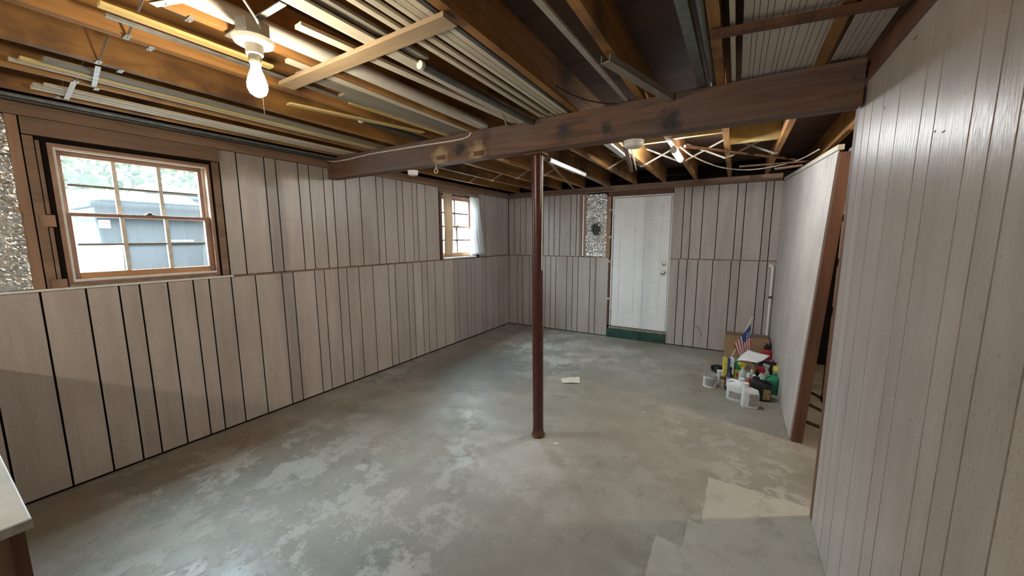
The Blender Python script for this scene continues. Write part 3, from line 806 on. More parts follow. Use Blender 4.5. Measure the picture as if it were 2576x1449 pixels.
# the nailed batten crossing the strips
strip('batten', 'pale wood batten nailed across the joists beyond the bulb', (-2.02, 1.125, ZJ-.022), (-.925, 1.115, ZJ-.022), .075, .018, wood('batten_wood', (.30, .215, .13), (.46, .345, .225), (.08, 1, 1), 16, .55, .02), 'batten', None)
# right of the orange joist
strip('trim_strip', 'single whitish strip crossing the empty dark bay beside the orange joist', (-.682, YN*.5, z1), (-.605, YE, z1), .026, .012, plain('whitish_grey_paint', (.42, .40, .36), .6))
def channel(name, label, p, q, w, h, mat, th=.003):
    t = Vector(q)-Vector(p); d = t.normalized(); a = d.cross(Vector((0, 0, 1))).normalized(); u = a.cross(d)
    mb = MB(); p, q = Vector(p), Vector(q)
    mb.bar(p-u*h/2, q-u*h/2, w, th, u)
    for s_ in (1, -1): mb.bar(p+a*(s_*(w-th)/2)+u*th/2, q+a*(s_*(w-th)/2)+u*th/2, th, h-th, u)
    return tag(mb.build(name, mat), label, 'metal channel', SG)
channel('metal_channel', 'grey steel channel with an open end lying askew on the beam', (-.535, 1.68, ZJ-.028), (-.365, BY0-.012, ZJ-.028), .045, .030, M_GREYW)
channel('metal_channel', 'wide galvanised channel beside the panelling sheets', (-.231, YN*.3, ZJ+.02), (-.208, YE, ZJ+.02), .040, .030, M_GALVD)
pipe('steel_pole', 'blue grey steel pole between the galvanised channel and a joist', (-.176, YN*.3, ZJ+.022), (-.158, YE, ZJ+.022), .016, M_GALVD, cat='pole')
strip('trim_strip', 'lone white strip between a joist and the stored panelling sheet', (-.068, YN*.3, z1), (-.062, YE, z1), .018, .012, M_PALE)
# stored panelling sheets, ribbed
def sheet(label, x0, x1, y0, y1, z):
    t = thing('panelling_sheet', label, 'panelling sheet', ((x0+x1)/2, (y0+y1)/2, z), group='panelling sheets laid between the joists')
    MB().box(x0, y0, z+.004, x1, y1, z+.007).build('backing', M_GAP, t)
    xx = x0; k = 0
    while xx < x1-.01:
        w = (.032, .018, .024, .02)[k % 4]; k += 1
        piece('sheet_board', M_WPANEL, t, xx+.001, y0, z, min(xx+w, x1)-.001, y1, z+.0038); xx += w
sheet('beige ribbed panelling sheet, the wide one beside the lone white strip', -.030, .265, .2, YE, ZJ+.012)
sheet('beige ribbed panelling sheet, the narrow one against the right-hand wall', .322, .452, .2, YE, ZJ+.012)
strip('batten', 'dark brown batten nailed across the ribbed panelling sheets', (-.135, 1.735, ZJ-.016), (.44, 1.83, ZJ-.016), .038, .022, M_DKSTUD, 'batten', None)

# beyond the beam
ft = pipe('fluorescent_tube', 'unlit white fluorescent tube slung under the joists beyond the post', (-1.60, 3.36, ZJ-.045), (-1.60, 4.35, ZJ-.045), .023, M_WHITE, M_GALVD, 'tube light', None)
for yy_ in (3.55, 4.15): MB().box(-1.605, yy_-.004, ZJ-.0215, -1.595, yy_+.004, ZS-.001).build('hanger', M_GALVD, ft)
pipe('conduit', 'thin grey rod running on from the white fluorescent tube', (-1.60, 4.352, ZJ-.060), (-1.66, YB-.0185, ZJ-.060), .009, M_GALVD, None, 'pipe', None)
strip('wood_stick', 'thin pale stick running askew under the joists behind the post', (-1.69, 3.49, ZJ-.012), (-2.30, YB-.03, ZJ-.012), .022, .014, M_STUD, 'stick', None)
channel('metal_channel', 'short white channel open underneath beyond the beam', (-.975, 3.0, ZJ-.012), (-.98, 3.74, ZJ-.012), .05, .022, M_WHITE)
strip('wood_stick', 'dark board hanging askew behind the round smoke detector', (-.85, 3.28, ZJ-.034), (-1.085, 4.50, ZJ-.034), .036, .016, M_DKSTUD, 'stick', None)
strip('wood_stick', 'thin white stick beside the dark hanging board', (-.815, 3.30, ZJ-.012), (-1.045, 4.55, ZJ-.012), .012, .012, M_PALE, 'stick', None)
pipe('rusty_pipe', 'long thin rusty pipe slung below the joists near the lit tube lamp', (-.43, 3.62, ZJ-.014), (.47, 4.83, ZJ-.014), .012, M_RUST, None, 'pipe', None)
pipe('rusty_pipe', 'short rusty pipe stub near the right-hand partition', on(1860, 419, 2, ZJ-.085), on(2035, 405, 2, ZJ-.085), .010, M_RUST, None, 'pipe', None)
strip('wood_stick', 'brown stick resting near the top of the right-hand partition', on(1950, 425, 2, ZJ-.05), on(2020, 416, 2, ZJ-.05), .05, .02, M_STUD, 'stick', None)
def cable(label, pts, r, mat, name='cable'):
    # smooth the polyline
    P = [Vector(p) for p in pts]; out = []
    for i in range(len(P)-1):
        a, b_, c_, d_ = P[max(i-1, 0)], P[i], P[i+1], P[min(i+2, len(P)-1)]
        for k in range(6):
            t = k/6
            out.append(.5*((2*b_)+(c_-a)*t+(2*a-5*b_+4*c_-d_)*t*t+(3*b_-a-3*c_+d_)*t**3))
    out.append(P[-1])
    return tag(MB().tube(out, r, 8).build(name, mat, smooth=True), label, 'cable')
cable('white cable sagging from the lit tube lamp to the right-hand partition', [(LX+.045, LY-.22, ZJ-.035)]+[on(x, y, 2, z) for x, y, z in ((1740, 391, 2.34), (1780, 410, 2.33), (1825, 423, 2.325), (1885, 427, 2.32), (1950, 418, 2.325), (2010, 402, 2.33), (2060, 376, 2.34))], .006, M_CABLEW)
cable('white cable stapled along the face of the timber beam', [on(x, y, 1, BY0-.008) for x, y in ((816, 399), (835, 406), (870, 402), (930, 388), (1000, 376), (1060, 366), (1120, 357), (1160, 350), (1180, 342), (1184, 333))], .006, M_CABLEW)
cable('dark cable running along the plate above the back wall', [on(x, y, 1, YB-.05) for x, y in ((1470, 440), (1510, 455), (1573, 452), (1650, 444), (1740, 437))], .006, M_CABLEK)
cable('black cable drooping onto the beam beside the orange joist', [(-.89, 1.95, ZJ+.02), (-.84, 2.10, ZJ+.005), (-.76, 2.22, ZJ-.006), (-.66, 2.318, ZJ-.006)], .004, M_CABLEK)
cable('grey cable dropping behind the beam from the cream boards', [on(1205, 233, 2, ZJ+.02), on(1240, 255, 2, ZJ+.01), on(1262, 285, 2, ZJ-.01), on(1274, 314, 2, ZJ-.015)], .006, M_CABLEW)

# smoke detectors, eye hook
def detector(label, x, y, r):
    t = thing('smoke_detector', label, 'smoke detector', (x, y, BZ+.011-.05))
    z = BZ-.0005
    MB().lathe([(r*1.0, 0), (r*1.0, -.012)], (x, y, z), 32).build('mounting_ring', M_WHITE, t, smooth=True)
    MB().lathe([(r*.97, -.0125), (r*.97, -.024), (r*.90, -.034), (r*.72, -.040), (.002, -.040)], (x, y, z), 32).build('cover', M_WHITE, t, smooth=True)
    MB().lathe([(r*.985, -.0122), (r*.985, -.0124)], (x, y, z), 32).build('vent_gap', M_BLACK, t)
detector('round white smoke detector under the beam nearer the lit tube lamp', -.585, BY0+.12, .062)
detector('small white smoke detector under the beam near the left wall', -2.50, BY0+.12, .046)
hk = on(1097, 425, 1, BY0+.03)
h = MB(); h.tube([(hk.x, BY0+.03, BZ), (hk.x, BY0+.03, BZ-.03)], .004, 8)
h.tube([(hk.x+.018*math.sin(a), BY0+.03, BZ-.048+.018*math.cos(a)) for a in [2*PI*k/16 for k in range(17)]], .0045, 8, False)
tag(h.build('eye_hook', M_PALE, smooth=True), 'small pale eye hook screwed under the beam', 'hook')

# white conduit in the corner of the back wall
cp = thing('drain_pipe', 'slim white pipe with an elbow on the back wall corner', 'pipe', (.435, YB-.03, .3))
MB().tube([(.436, YB-.022, .30), (.436, YB-.022, 1.17)], .016, 14).build('riser', M_WHITE, cp, smooth=True)
MB().tube([(.436, YB-.022, 1.17), (.434, YB-.022, 1.205), (.420, YB-.022, 1.225), (.395, YB-.022, 1.228)], .019, 14).build('elbow', M_WHITE, cp, smooth=True)
MB().tube([(.436, YB-.022, .80), (.436, YB-.022, .83)], .020, 14).build('coupling', M_DKGREY, cp, smooth=True)

# ------------------------------------------------------------------ counter at the lower left
ct = thing('counter', 'white topped brown counter standing by the left wall', 'counter', (-2.4, -.25, 0))
MB().box(XL+.012, -.62, .905, -1.390, .092, .932).build('countertop', M_COUNT, ct, bevel=.003)
MB().box(XL+.03, -.60, .0, -1.415, .075, .904).build('body', wood('counter_side_wood', (.17, .105, .07), (.27, .18, .125), (1, 1, .15), 12, .6, .05), ct)
MB().box(-1.420, .058, 0, -1.405, .080, .904).build('corner_strip', M_DKSTUD, ct)
MB().box(-1.3895, -.62, .908, -1.3865, .092, .930).build('edge_band', M_GALV, ct)

# ------------------------------------------------------------------ papers and flakes on the floor
pp = on(1435, 958, 2, .004)
t = MB()
def sheet_poly(cx, cy, rz, pts):
    R = Matrix.Rotation(rz, 3, 'Z')
    return [Vector((cx, cy, 0))+R@Vector(p) for p in pts]
a = sheet_poly(pp.x, pp.y, .5, [(-.10, -.07, .004), (.0, -.07, .012), (.0, .07, .014), (-.10, .07, .005), (.10, -.065, .004), (.11, .075, .022)])
o = MB().add(a, [(0, 1, 2, 3), (1, 4, 5, 2)]).build('folded_paper', plain('yellowed_paper', (.62, .58, .48), .8))
sd = o.modifiers.new('solid', 'SOLIDIFY'); sd.thickness = .002
tag(o, 'folded yellowish paper lying open on the floor behind the post', 'paper')
for k, (x, y, s_) in enumerate(((1683, 1062, .016), (1618, 1038, .012), (1327, 1116, .022), (1398, 1117, .026))):
    p = on(x, y, 2, 0); n = 7
    ring = [(p.x+s_*(.6+.5*random.random())*math.cos(2*PI*i/n), p.y+s_*(.6+.5*random.random())*math.sin(2*PI*i/n)) for i in range(n)]
    mb = MB().add([(q[0], q[1], .0005) for q in ring]+[(q[0], q[1], .005) for q in ring], [tuple(range(n-1, -1, -1)), tuple(range(n, 2*n))]+[(i, (i+1) % n, n+(i+1) % n, n+i) for i in range(n)])
    tag(mb.build('paint_flake', M_FOAM), ('cream flake on open floor, the larger one right of the post', 'cream flake on open floor beyond the post', 'cream flake touching the rusted post foot', 'cream flake just in front of the post foot')[k], 'flake')

# ------------------------------------------------------------------ clutter in the corner by the partition
def mm(px_len, p): return px_len*depth(p)/F_PX
P_ = lambda n, c, r=.4: plain('plastic_'+n, c, r, 0, .06)
PW = P_('white', (.74, .76, .76)); PG = P_('green', (.01, .22, .10)); PY = P_('yellow', (.72, .58, .08)); PR = P_('red', (.48, .03, .04))
PK = P_('black', (.010, .010, .012)); PN = P_('navy', (.02, .03, .09)); PT = P_('tan', (.42, .30, .17)); PB = P_('brown', (.10, .045, .02))
PC = P_('pale_aqua', (.50, .62, .58)); PO = P_('orange_brown', (.42, .12, .05)); PGR = P_('grey', (.30, .29, .28)); PCR = P_('cream', (.66, .60, .42))
PLBL = plain('printed_label', (.42, .40, .38), .6, 0, .3, 90); PTL = plain('tan_label', (.36, .24, .10), .6, 0, .3, 60)
PPK = P_('pink', (.52, .22, .30)); PBL = P_('blue', (.05, .10, .30))
TOCAM = lambda p: math.atan2(-p.y, -p.x)+PI/2      # local -Y faces the camera
def item(name, label, cat, x, y, turn=0, group=None):
    p = fl(x, y)
    return thing(name, label, cat, (p.x, p.y, 0), TOCAM(p)+turn, group), p
def jug(label, x, y, h, w, d, body, cap, lab=None, turn=0, neck=-.28, handle=True, name='jug', labbox=(-.15, .40, .08, .55)):
    t, p = item(name, label, 'jug', x, y, turn)
    hw, hd = w/2, d/2
    bo = MB().rbox([(0, hw*.92, hd*.92), (.006, hw, hd), (h*.60, hw, hd), (h*.72, hw*.93, hd*.95, neck*w*.1), (h*.80, hw*.55, hd*.7, neck*w*.7), (h*.84, w*.17, w*.17, neck*w), (h*.90, w*.15, w*.15, neck*w)], 32, 5).build('body', body, t, smooth=True, local=True)
    MB().lathe([(w*.17, 0), (w*.18, .004), (w*.18, h*.09), (w*.15, h*.10)], (neck*w, 0, h*.901), 18).build('cap', cap, t, smooth=True, local=True)
    if handle:
        sx = -1 if neck > 0 else 1
        MB().tube([(neck*w*.4, 0, h*.83), (sx*hw*.55, 0, h*.84), (sx*hw*.98, 0, h*.76), (sx*hw*1.02, 0, h*.55)], [w*.09, w*.085, w*.08, w*.08], 12).build('handle', body, t, smooth=True, local=True)
    if lab:
        a, c, z0, z1 = labbox
        MB().box(a*w, -hd-.0025, z0*h, c*w, -hd+.004, z1*h).build('label', lab, bo, local=True)
    return t
def can(label, x, y, h, r, body, top, name='can', cat='can', prof=None, topprof=None, lab=None):
    t, p = item(name, label, cat, x, y)
    MB().lathe(prof or [(r*.96, 0), (r, .004), (r, h*.8), (r*.96, h*.82)], n=28).build('body', body, t, smooth=True, local=True)
    MB().lathe(topprof or [(r*.99, h*.821), (r*.99, h*.98), (r*.9, h)], n=28).build('cap', top, t, smooth=True, local=True)
    if lab:
        n = 12; vs = []; rr = r+.001
        for z in (h*.12, h*.6):
            vs += [(rr*math.cos(-PI/2+(k/n-.5)*1.7), rr*math.sin(-PI/2+(k/n-.5)*1.7), z) for k in range(n+1)]
        MB().add(vs, [(k, k+1, n+2+k, n+1+k) for k in range(n)]).build('label', lab, t, smooth=True, local=True)
    return t
def spray(label, x, y, h, r, body, head, turn=0):
    t, p = item('spray_bottle', label, 'spray bottle', x, y, turn)
    MB().lathe([(r*.95, 0), (r, .005), (r, h*.42), (r*.8, h*.55), (r*.38, h*.68), (r*.34, h*.72)], n=24, sy=.75).build('body', body, t, smooth=True, local=True)
    MB().lathe([(r*.42, h*.721), (r*.42, h*.78)], n=16).build('collar', head, t, smooth=True, local=True)
    tr = MB(); tr.bar((r*.55, 0, h*.90), (-r*1.25, 0, h*.93), r*.55, h*.14, (0, 0, 1)); tr.bar((0, 0, h*.781), (0, 0, h*.88), r*.5, r*.5, (0, 1, 0))
    th = tr.build('spray_head', head, t, bevel=.004, local=True)
    MB().bar((-r*.75, 0, h*.86), (-r*.55, 0, h*.70), r*.3, .006, (0, 1, 0)).build('trigger', head, t, local=True)
    return t
# front row
jug('white bleach-style jug with a printed label, standing foremost in the clutter', 1885, 1024, .235, .140, .075, PW, PW, PLBL, .25, -.30, False, labbox=(-.12, .42, .10, .60))
jug('white handled jug with a blank side, left of the foremost jug', 1849, 1006, .235, .150, .085, PW, PW, PLBL, -.25, .30, True, labbox=(-.30, .38, .12, .40))
jug('large black jug with a tan label, behind the foremost white jug', 1912, 1004, .225, .165, .11, PK, PK, PTL, .2, -.28, True, labbox=(.05, .42, .10, .55))
jug('bright green jug close to the partition', 1939, 989, .215, .105, .08, PG, PG, None, .1, .2, True)
can('tall can with a yellow cap next to the green jug', 1951, 976, .235, .040, PGR, PY)
spray('white spray bottle with a red trigger head', 1913, 978, .245, .042, PW, PR, .3)
spray('small cream spray bottle with a white trigger head', 1927, 966, .225, .036, PCR, PW, -.5)
can('white bottle with an orange brown neck and white cap', 1879, 992, .225, .032, PO, PW, 'bottle', 'bottle', [(.031, 0), (.032, .004), (.032, .12), (.018, .165), (.016, .18)], [(.018, .1805), (.018, .222), (.014, .225)])
can('navy bottle with a small white cap behind the white jugs', 1894, 986, .185, .036, PN, PW, 'bottle', 'bottle', [(.035, 0), (.036, .004), (.036, .11), (.015, .15), (.013, .158)], [(.015, .1585), (.015, .182), (.012, .185)])
# left side
pc, p = item('paint_can', 'white paint can with a grey lid at the outer left of the clutter', 'paint can', 1785, 971)
MB().lathe([(.064, 0), (.067, .004), (.065, .010), (.065, .112), (.068, .118)], n=32).build('body', PW, pc, smooth=True, local=True)
MB().lathe([(.066, .1185), (.066, .124), (.056, .124), (.054, .120), (.002, .120)], n=32).build('lid', M_GALV, pc, smooth=True, local=True)
MB().tube([(-.067*math.cos(a), -.067*math.sin(a)-.004, .085-.055*math.sin(a)) for a in [PI*k/12 for k in range(13)]], .0018, 6).build('wire_handle', M_GALV, pc, smooth=True, local=True)
n = 12
MB().add([(.0665*math.cos(-PI/2+(k/n-.5)*1.5), .0665*math.sin(-PI/2+(k/n-.5)*1.5), z) for z in (.02, .10) for k in range(n+1)], [(k, k+1, n+2+k, n+1+k) for k in range(n)]).build('label', PLBL, pc, smooth=True, local=True)
spray('white spray bottle with its nozzle pointing at the black bottle', 1806, 966, .165, .036, PW, PW, PI)
can('small amber jar with a white label between paint can and black bottle', 1818, 974, .115, .032, PT, PB, 'jar', 'jar', None, None, PLBL)
can('tall black bottle with a slim neck left of the white jugs', 1833, 980, .245, .040, PK, PK, 'bottle', 'bottle', [(.038, 0), (.040, .005), (.040, .13), (.034, .155), (.015, .185), (.014, .215)], [(.017, .2155), (.017, .243), (.014, .245)], PGR)
can('squat dark brown tin behind the black bottle', 1846, 975, .11, .046, PB, PTL, 'tin', 'tin')
bk_, p = item('scrub_brush', 'black bristly round brush lying behind the paint can', 'brush', 1806, 936)
br = MB()
rnd = random.Random(3)
br.lathe([(.02, .0), (.066, .018), (.070, .045), (.055, .075), (.02, .088)], n=24, sy=.8)
br.build('brush_head', PK, bk_, smooth=True, local=True)
bs = MB()
for k in range(260):
    a = rnd.random()*2*PI; z = .012+.07*rnd.random(); r = .068*math.sin(PI*min(1, max(.12, z/.092)))**.5
    q = Vector((r*math.cos(a), .8*r*math.sin(a), z)); bs.bar(q*.97, q+Vector((math.cos(a)*.016, math.sin(a)*.016, (rnd.random()-.3)*.014)), .003, .003)
ob = bs.build('bristles', PK, bk_, local=True); ob['kind'] = 'stuff'
# middle
cb, p = item('carton', 'upright carton with yellow, blue and white sides', 'carton', 1829, 957, .35)
MB().box(-.050, -.025, 0, -.018, .025, .265).build('yellow_side', PY, cb, local=True)
MB().box(-.0179, -.025, 0, .012, .025, .265).build('blue_side', PBL, cb, local=True)
MB().box(.0121, -.025, 0, .050, .025, .262).build('white_side', PW, cb, local=True)
gj, p = item('seed_jug', 'yellow jug with a dark green top behind the clear spray bottle', 'jug', 1856, 957, .2)
MB().rbox([(0, .055, .036), (.005, .058, .038), (.135, .058, .038)], 28, 5).build('body', PY, gj, smooth=True, local=True)
MB().rbox([(.1355, .058, .038), (.18, .056, .036), (.215, .040, .028), (.235, .022, .02), (.245, .018, .016)], 28, 4).build('green_top', PG, gj, smooth=True, local=True)
MB().box(-.025, -.0405, .03, .022, -.036, .10).build('label', PR, gj, local=True)
spray('pale aqua spray bottle with a yellow trigger head', 1867, 966, .250, .044, PC, PY, .4)
can('tan glue bottle with a pointed dark tip', 1892, 958, .265, .030, PT, PB, 'glue_bottle', 'bottle', [(.029, 0), (.030, .004), (.030, .15), (.020, .18), (.018, .20)], [(.021, .2005), (.018, .215), (.008, .228), (.004, .262), (.001, .265)])
can('grey spray can with a cream nozzle', 1888, 975, .20, .034, PGR, PCR, 'spray_can', 'can', [(.033, 0), (.034, .003), (.034, .145), (.027, .160), (.014, .165)], [(.013, .1655), (.013, .192), (.009, .20)])
# back
bg_, p = item('tote_bag', 'slumped black bag leaning on the partition', 'bag', 1929, 958)
MB().rbox([(0, .115, .06), (.02, .125, .07), (.13, .12, .065), (.19, .105, .05), (.215, .08, .035), (.222, .05, .02)], 30, 3.2).build('body', PK, bg_, smooth=True, local=True)
MB().tube([(-.05, -.045, .19), (-.045, -.055, .25), (0, -.05, .275), (.045, -.055, .25), (.05, -.045, .19)], .006, 8).build('handle', PN, bg_, smooth=True, local=True)
pk, p2 = item('rag', 'small pink rag lying on the black bag', 'rag', 1944, 958)
pk.location = Vector(bg_.location)+Vector((.055, .01, .2225))
MB().rbox([(0, .04, .025), (.008, .045, .03), (.018, .028, .018), (.022, .012, .008)], 16, 2.4).build('cloth', PPK, pk, smooth=True, local=True)
rc, p = item('gas_can', 'round red bottle with a black cap in front of the cardboard box', 'bottle', 1925, 928)
MB().lathe([(.045, 0), (.055, .01), (.058, .16), (.050, .225), (.028, .245)], n=24).build('body', PR, rc, smooth=True, local=True)
MB().lathe([(.030, .2455), (.034, .255), (.030, .285), (.012, .30), (.010, .32)], n=18).build('cap', PK, rc, smooth=True, local=True)
# cardboard box
bx0, bx1, by0, by1, bz = -.035, .445, 5.40, 5.785, .30
cbx = thing('cardboard_box', 'brown cardboard box pushed into the room corner', 'box', ((bx0+bx1)/2, (by0+by1)/2, 0))
MB().box(bx0, by0, 0, bx1, by1, bz-.004).build('body', M_CARD, cbx, bevel=.003)
ym = (by0+by1)/2
MB().box(bx0, by0, bz-.0035, bx1, ym-.004, bz+.0).build('flap', M_CARD, cbx)
MB().box(bx0+.002, ym+.004, bz-.0035, bx1-.002, by1, bz+.006).build('flap', M_CARDD, cbx)
# paper sheet lying over the bottles
q = [on(1853, 907, 1, 4.62), on(1884, 878, 1, 4.80), on(1937, 896, 1, 4.72), on(1903, 913, 1, 4.45)]
vs = []; fs = []
for j in range(9):
    for i in range(9):
        u, v = i/8, j/8
        p = (q[0].lerp(q[1], u)).lerp(q[3].lerp(q[2], u), v); p = p+Vector((0, 0, .010*math.sin(u*4+v*3)))
        vs.append(p)
for j in range(8):
    for i in range(8): a = j*9+i; fs.append((a, a+1, a+10, a+9))
o = MB().add(vs, fs).build('paper_sheet', M_PAPER, smooth=True)
sd = o.modifiers.new('solid', 'SOLIDIFY'); sd.thickness = .0012
tag(o, 'white paper sheet resting on top of the bottles below the flag', 'paper')
# small flag on a stick
FY = 5.08
s0, s1 = on(1893, 798, 1, FY), on(1836, 906, 1, FY-.02)
fg = thing('stick_flag', 'small stars and stripes flag on a wooden stick leaning over the box', 'flag', (s1.x, s1.y, s1.z))
d_ = (s1-s0).normalized()
MB().tube([s0, s1+d_*(s1.z/(-d_.z)*.98)], .006, 10).build('stick', PCR, fg, smooth=True)
MB().lathe([(.002, -.012), (.009, -.006), (.010, .002), (.006, .010), (.001, .014)], s0, 12).build('finial', PCR, fg, smooth=True)
H0, H1 = on(1889, 816, 1, FY-.012), on(1846, 868, 1, FY-.02)
K0, K1 = on(1888, 882, 1, FY-.05), on(1862, 906, 1, FY-.06)
nu, nv = 26, 20
def flagpt(u, v):
    p = H0.lerp(H1, u).lerp(K0.lerp(K1, u), v)
    return p + Vector((0, -.012*math.sin(u*9+v*2)*(.3+v), 0))
vs = [flagpt(i/nu, j/nv) for j in range(nv+1) for i in range(nu+1)]
fm_ = MB()
mt_, nt_, b_ = base('flag_canton')
vo = nd(nt_, 'ShaderNodeTexVoronoi'); vo.inputs['Scale'].default_value = 42; vo.inputs['Randomness'].default_value = .15
g_ = nd(nt_, 'ShaderNodeNewGeometry'); nt_.links.new(g_.outputs['Position'], vo.inputs[0])
lt = mathn(nt_, 'LESS_THAN', vo.outputs['Distance'], .30)
nt_.links.new(mix(nt_, lt, (.02, .035, .13), (.6, .6, .62)), b_.inputs['Base Color']); b_.inputs['Roughness'].default_value = .8
FR = plain('flag_red', (.34, .035, .045), .8); FWt = plain('flag_white', (.62, .56, .50), .8)
quads = {0: [], 1: [], 2: []}
for j in range(nv):
    for i in range(nu):
        a = j*(nu+1)+i; f = (a, a+1, a+nu+2, a+nu+1)
        if i < 14 and j < 9: quads[2].append(f)
        else: quads[(i//2) % 2].append(f)
for k, nm, mt_k in ((0, 'red_stripes', FR), (1, 'white_stripes', FWt), (2, 'canton', mt_)):
    o = MB().add(vs, quads[k]).build(nm, mt_k, fg, smooth=True)
    sd = o.modifiers.new('solid', 'SOLIDIFY'); sd.thickness = .001

# ------------------------------------------------------------------ outside the windows
GZ = .92
gr = struct(MB().box(-16, -8, GZ-.2, XL-TH-.01, 16, GZ).build('ground', plain('dry_ground', (.16, .15, .13), .9, 0, .2, 3)))
M_BIN = plain('bin_plastic', (.012, .016, .020), .75, 0, .1, 5, .15); M_BIND = plain('bin_lid_plastic', (.009, .011, .013), .8, 0, .1, 5, .1)
def bin_(label, x1, y0, w, d, h, text=False, open_=0):
    """wheeled bin whose face at x1 looks at the house wall"""
    t = thing('wheeled_bin', label, 'bin', (x1-d/2, y0+w/2, GZ), group='bins outside the large window')
    z0 = GZ+.04
    k = .06
    MB().add([(x1-k, y0+k, z0), (x1-k, y0+w-k, z0), (x1-d+k, y0+w-k, z0), (x1-d+k, y0+k, z0), (x1, y0, GZ+h), (x1, y0+w, GZ+h), (x1-d, y0+w, GZ+h), (x1-d, y0, GZ+h)],
        [(0, 3, 2, 1), (4, 5, 6, 7), (0, 1, 5, 4), (1, 2, 6, 5), (2, 3, 7, 6), (3, 0, 4, 7)]).build('body', M_BIN, t, bevel=.02)
    MB().box(x1-d-.02, y0-.02, GZ+h+.001, x1+.02, y0+w+.02, GZ+h+.045).build('rim', M_BIN, t, bevel=.012)
    # domed lid
    vs = []; fs = []; n = 10
    for i in range(n+1):
        a = i/n; zz = GZ+h+.047+.17*math.sin(PI*(.12+.76*a))-.05
        xx = x1+.02-(d+.04)*a
        vs += [(xx, y0-.015, GZ+h+.046), (xx, y0+.06, zz), (xx, y0+w-.06, zz), (xx, y0+w+.015, GZ+h+.046)]
    for i in range(n):
        for j in range(3): fs.append((i*4+j, i*4+j+1, i*4+j+5, i*4+j+4))
    fs += [(0, 1, 2, 3), (n*4+3, n*4+2, n*4+1, n*4)]
    MB().add(vs, fs).build('lid', M_BIND, t, smooth=False, bevel=.01)
    for yy_ in (y0+.05, y0+w-.09):
        MB().tube([(x1-d+.05, yy_, GZ+.10), (x1-d+.05, yy_+.04, GZ+.10)], .10, 18).build('wheel', PK, t, smooth=True)
    if text:
        st_ = on(262, 563, 0, x1+.003)
        MB().box(x1-.006, st_.y-.030, st_.z-.035, x1+.004, st_.y+.035, st_.z+.03).build('sticker', M_WHITE, t)
        MB().box(x1+.0041, st_.y-.022, st_.z+.004, x1+.005, st_.y+.027, st_.z+.012).box(x1+.0041, st_.y-.022, st_.z-.018, x1+.005, st_.y+.027, st_.z-.010).build('sticker_print', PR, t)
        lg = MB(); l0 = on(428, 606, 0, x1)
        for q_ in range(7): lg.box(x1-.02, l0.y+q_*.026, l0.z-.008, x1+.003, l0.y+q_*.026+.018, l0.z+.010)
        lg.build('moulded_lettering', PGR, t)
    return t
hb = on(300, 522, 0, -4.45).z-GZ
bin_('dark grey wheeled bin with a sticker, standing close outside the large window', -4.45, on(246, 600, 0, -4.45).y, .74, .72, hb, True)
bin_('dark grey wheeled bin standing behind the stickered bin', -5.35, on(330, 480, 0, -5.35).y+.10, .80, .72, on(430, 500, 0, -5.35).z-GZ)
tb = on(245, 640, 0, -4.12)
tt = thing('white_tub', 'white plastic tub in front of the stickered bin outside', 'tub', (tb.x, tb.y, GZ))
hz = on(245, 622, 0, -4.12).z-GZ
MB().lathe([(.10, 0), (.115, .01), (.135, hz-.03), (.135, hz-.005)], (tb.x, tb.y, GZ), 28).build('body', M_WHITE, tt, smooth=True)
MB().lathe([(.142, hz-.004), (.145, hz+.004), (.142, hz+.018), (.02, hz+.02)], (tb.x, tb.y, GZ), 28).build('lid', M_WHITE, tt, smooth=True)
MB().box(tb.x-.02, tb.y-.07, GZ+hz+.021, tb.x+.02, tb.y+.02, GZ+hz+.04).build('lid_grip', PGR, tt)
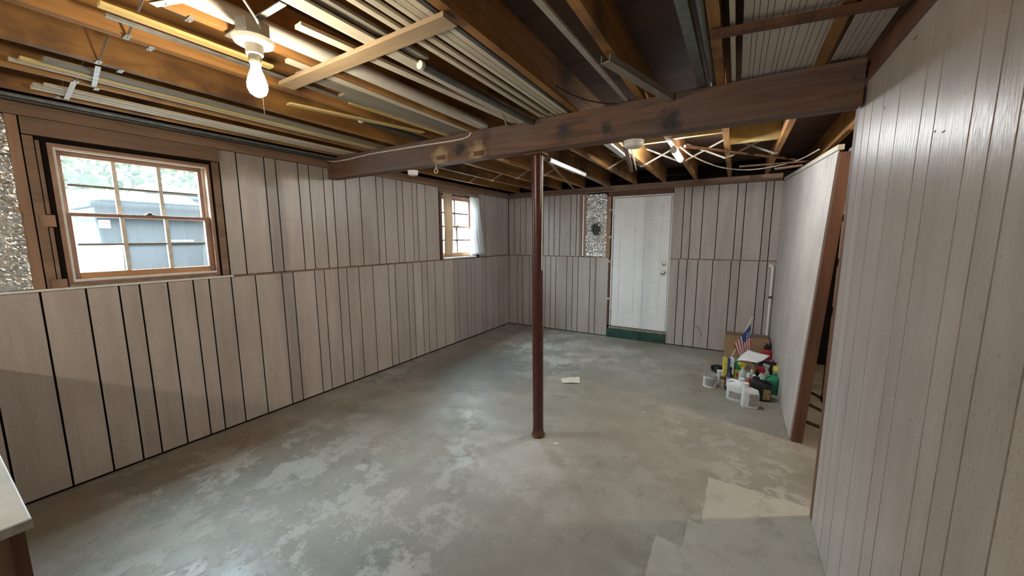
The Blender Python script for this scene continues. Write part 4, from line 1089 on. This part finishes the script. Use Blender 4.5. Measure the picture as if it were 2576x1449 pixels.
# neighbour's house
nh = thing('neighbour_house', 'pale sided house standing across the yard', 'house', (-10, 6, GZ))
for k in range(22):
    MB().add([(-9.0, -4, GZ+k*.16), (-9.0, 17, GZ+k*.16), (-9.018, 17, GZ+k*.16+.158), (-9.018, -4, GZ+k*.16+.158), (-9.1, -4, GZ+k*.16), (-9.1, 17, GZ+k*.16), (-9.1, 17, GZ+k*.16+.158), (-9.1, -4, GZ+k*.16+.158)] if k < 9 else
        [(-9.0, 6.0+(k-9)*.28, GZ+k*.16), (-9.0, 17, GZ+k*.16), (-9.018, 17, GZ+k*.16+.158), (-9.018, 6.2+(k-9)*.28, GZ+k*.16+.158), (-9.1, 6.0+(k-9)*.28, GZ+k*.16), (-9.1, 17, GZ+k*.16), (-9.1, 17, GZ+k*.16+.158), (-9.1, 6.2+(k-9)*.28, GZ+k*.16+.158)],
        [(0, 1, 2, 3), (7, 6, 5, 4), (0, 4, 5, 1), (1, 5, 6, 2), (2, 6, 7, 3), (3, 7, 4, 0)]).build('siding_board', plain('pale_siding', (.085, .088, .088), .6, 0, .05, 2), nh)
MB().bar((-8.9, 5.6, GZ+9*.16+.05), (-8.9, 10.2, GZ+22*.16+.3), .10, .20, (1, 0, 0)).build('bargeboard', M_TRIMW, nh)
# greenery behind
tr = thing('garden_tree', 'pale green leafy tree rising above the neighbouring wall', 'tree', (-12, 3.2, GZ))
MB().tube([(-12, 3.2, GZ), (-12.05, 3.25, GZ+1.6), (-11.9, 3.3, GZ+3.2)], [.16, .12, .06], 10).build('trunk', M_STUD, tr, smooth=True)
lf = MB(); rn = random.Random(11)
for k in range(3800):
    a = rn.random()*2*PI; e = rn.random()*2-1; rr = (.55+.45*rn.random())
    c = Vector((-12+1.5*rr*math.cos(a)*math.sqrt(1-e*e), 3.4+3.6*rr*math.sin(a)*math.sqrt(1-e*e), GZ+3.0+1.9*rr*e))
    u = Vector((rn.random()-.5, rn.random()-.5, rn.random()-.5)).normalized()*.12; v = u.orthogonal().normalized()*.07
    lf.add([c-u, c+v, c+u, c-v], [(0, 1, 2, 3)])
o = lf.build('foliage', plain('leaf_green', (.05, .075, .03), .6, 0, .3, 3), tr); o['kind'] = 'stuff'

# scuff marks on the panelling
for x, y, ln, ht in ((2304, 95, .030, .004), (2352, 331, .012, .006), (2374, 331, .018, .005), (2226, 272, .010, .010)):
    p = on(x, y, 0, XR)
    piece('scuff_mark', M_DKGREY, wr, XR-.0006, p.y-ln/2, p.z-ht/2, XR-.0001, p.y+ln/2, p.z+ht/2)
sc = MB().tube([on(x, y, 1, YB-.0008) for x, y in ((1749, 818), (1756, 824), (1761, 833), (1764, 842), (1761, 848))], .004, 5)
for i, v in enumerate(sc.v): sc.v[i] = (v[0], YB-.0006+(v[1]-YB)*.05, v[2])
sc.build('scuff_mark', M_DKGREY, wb)
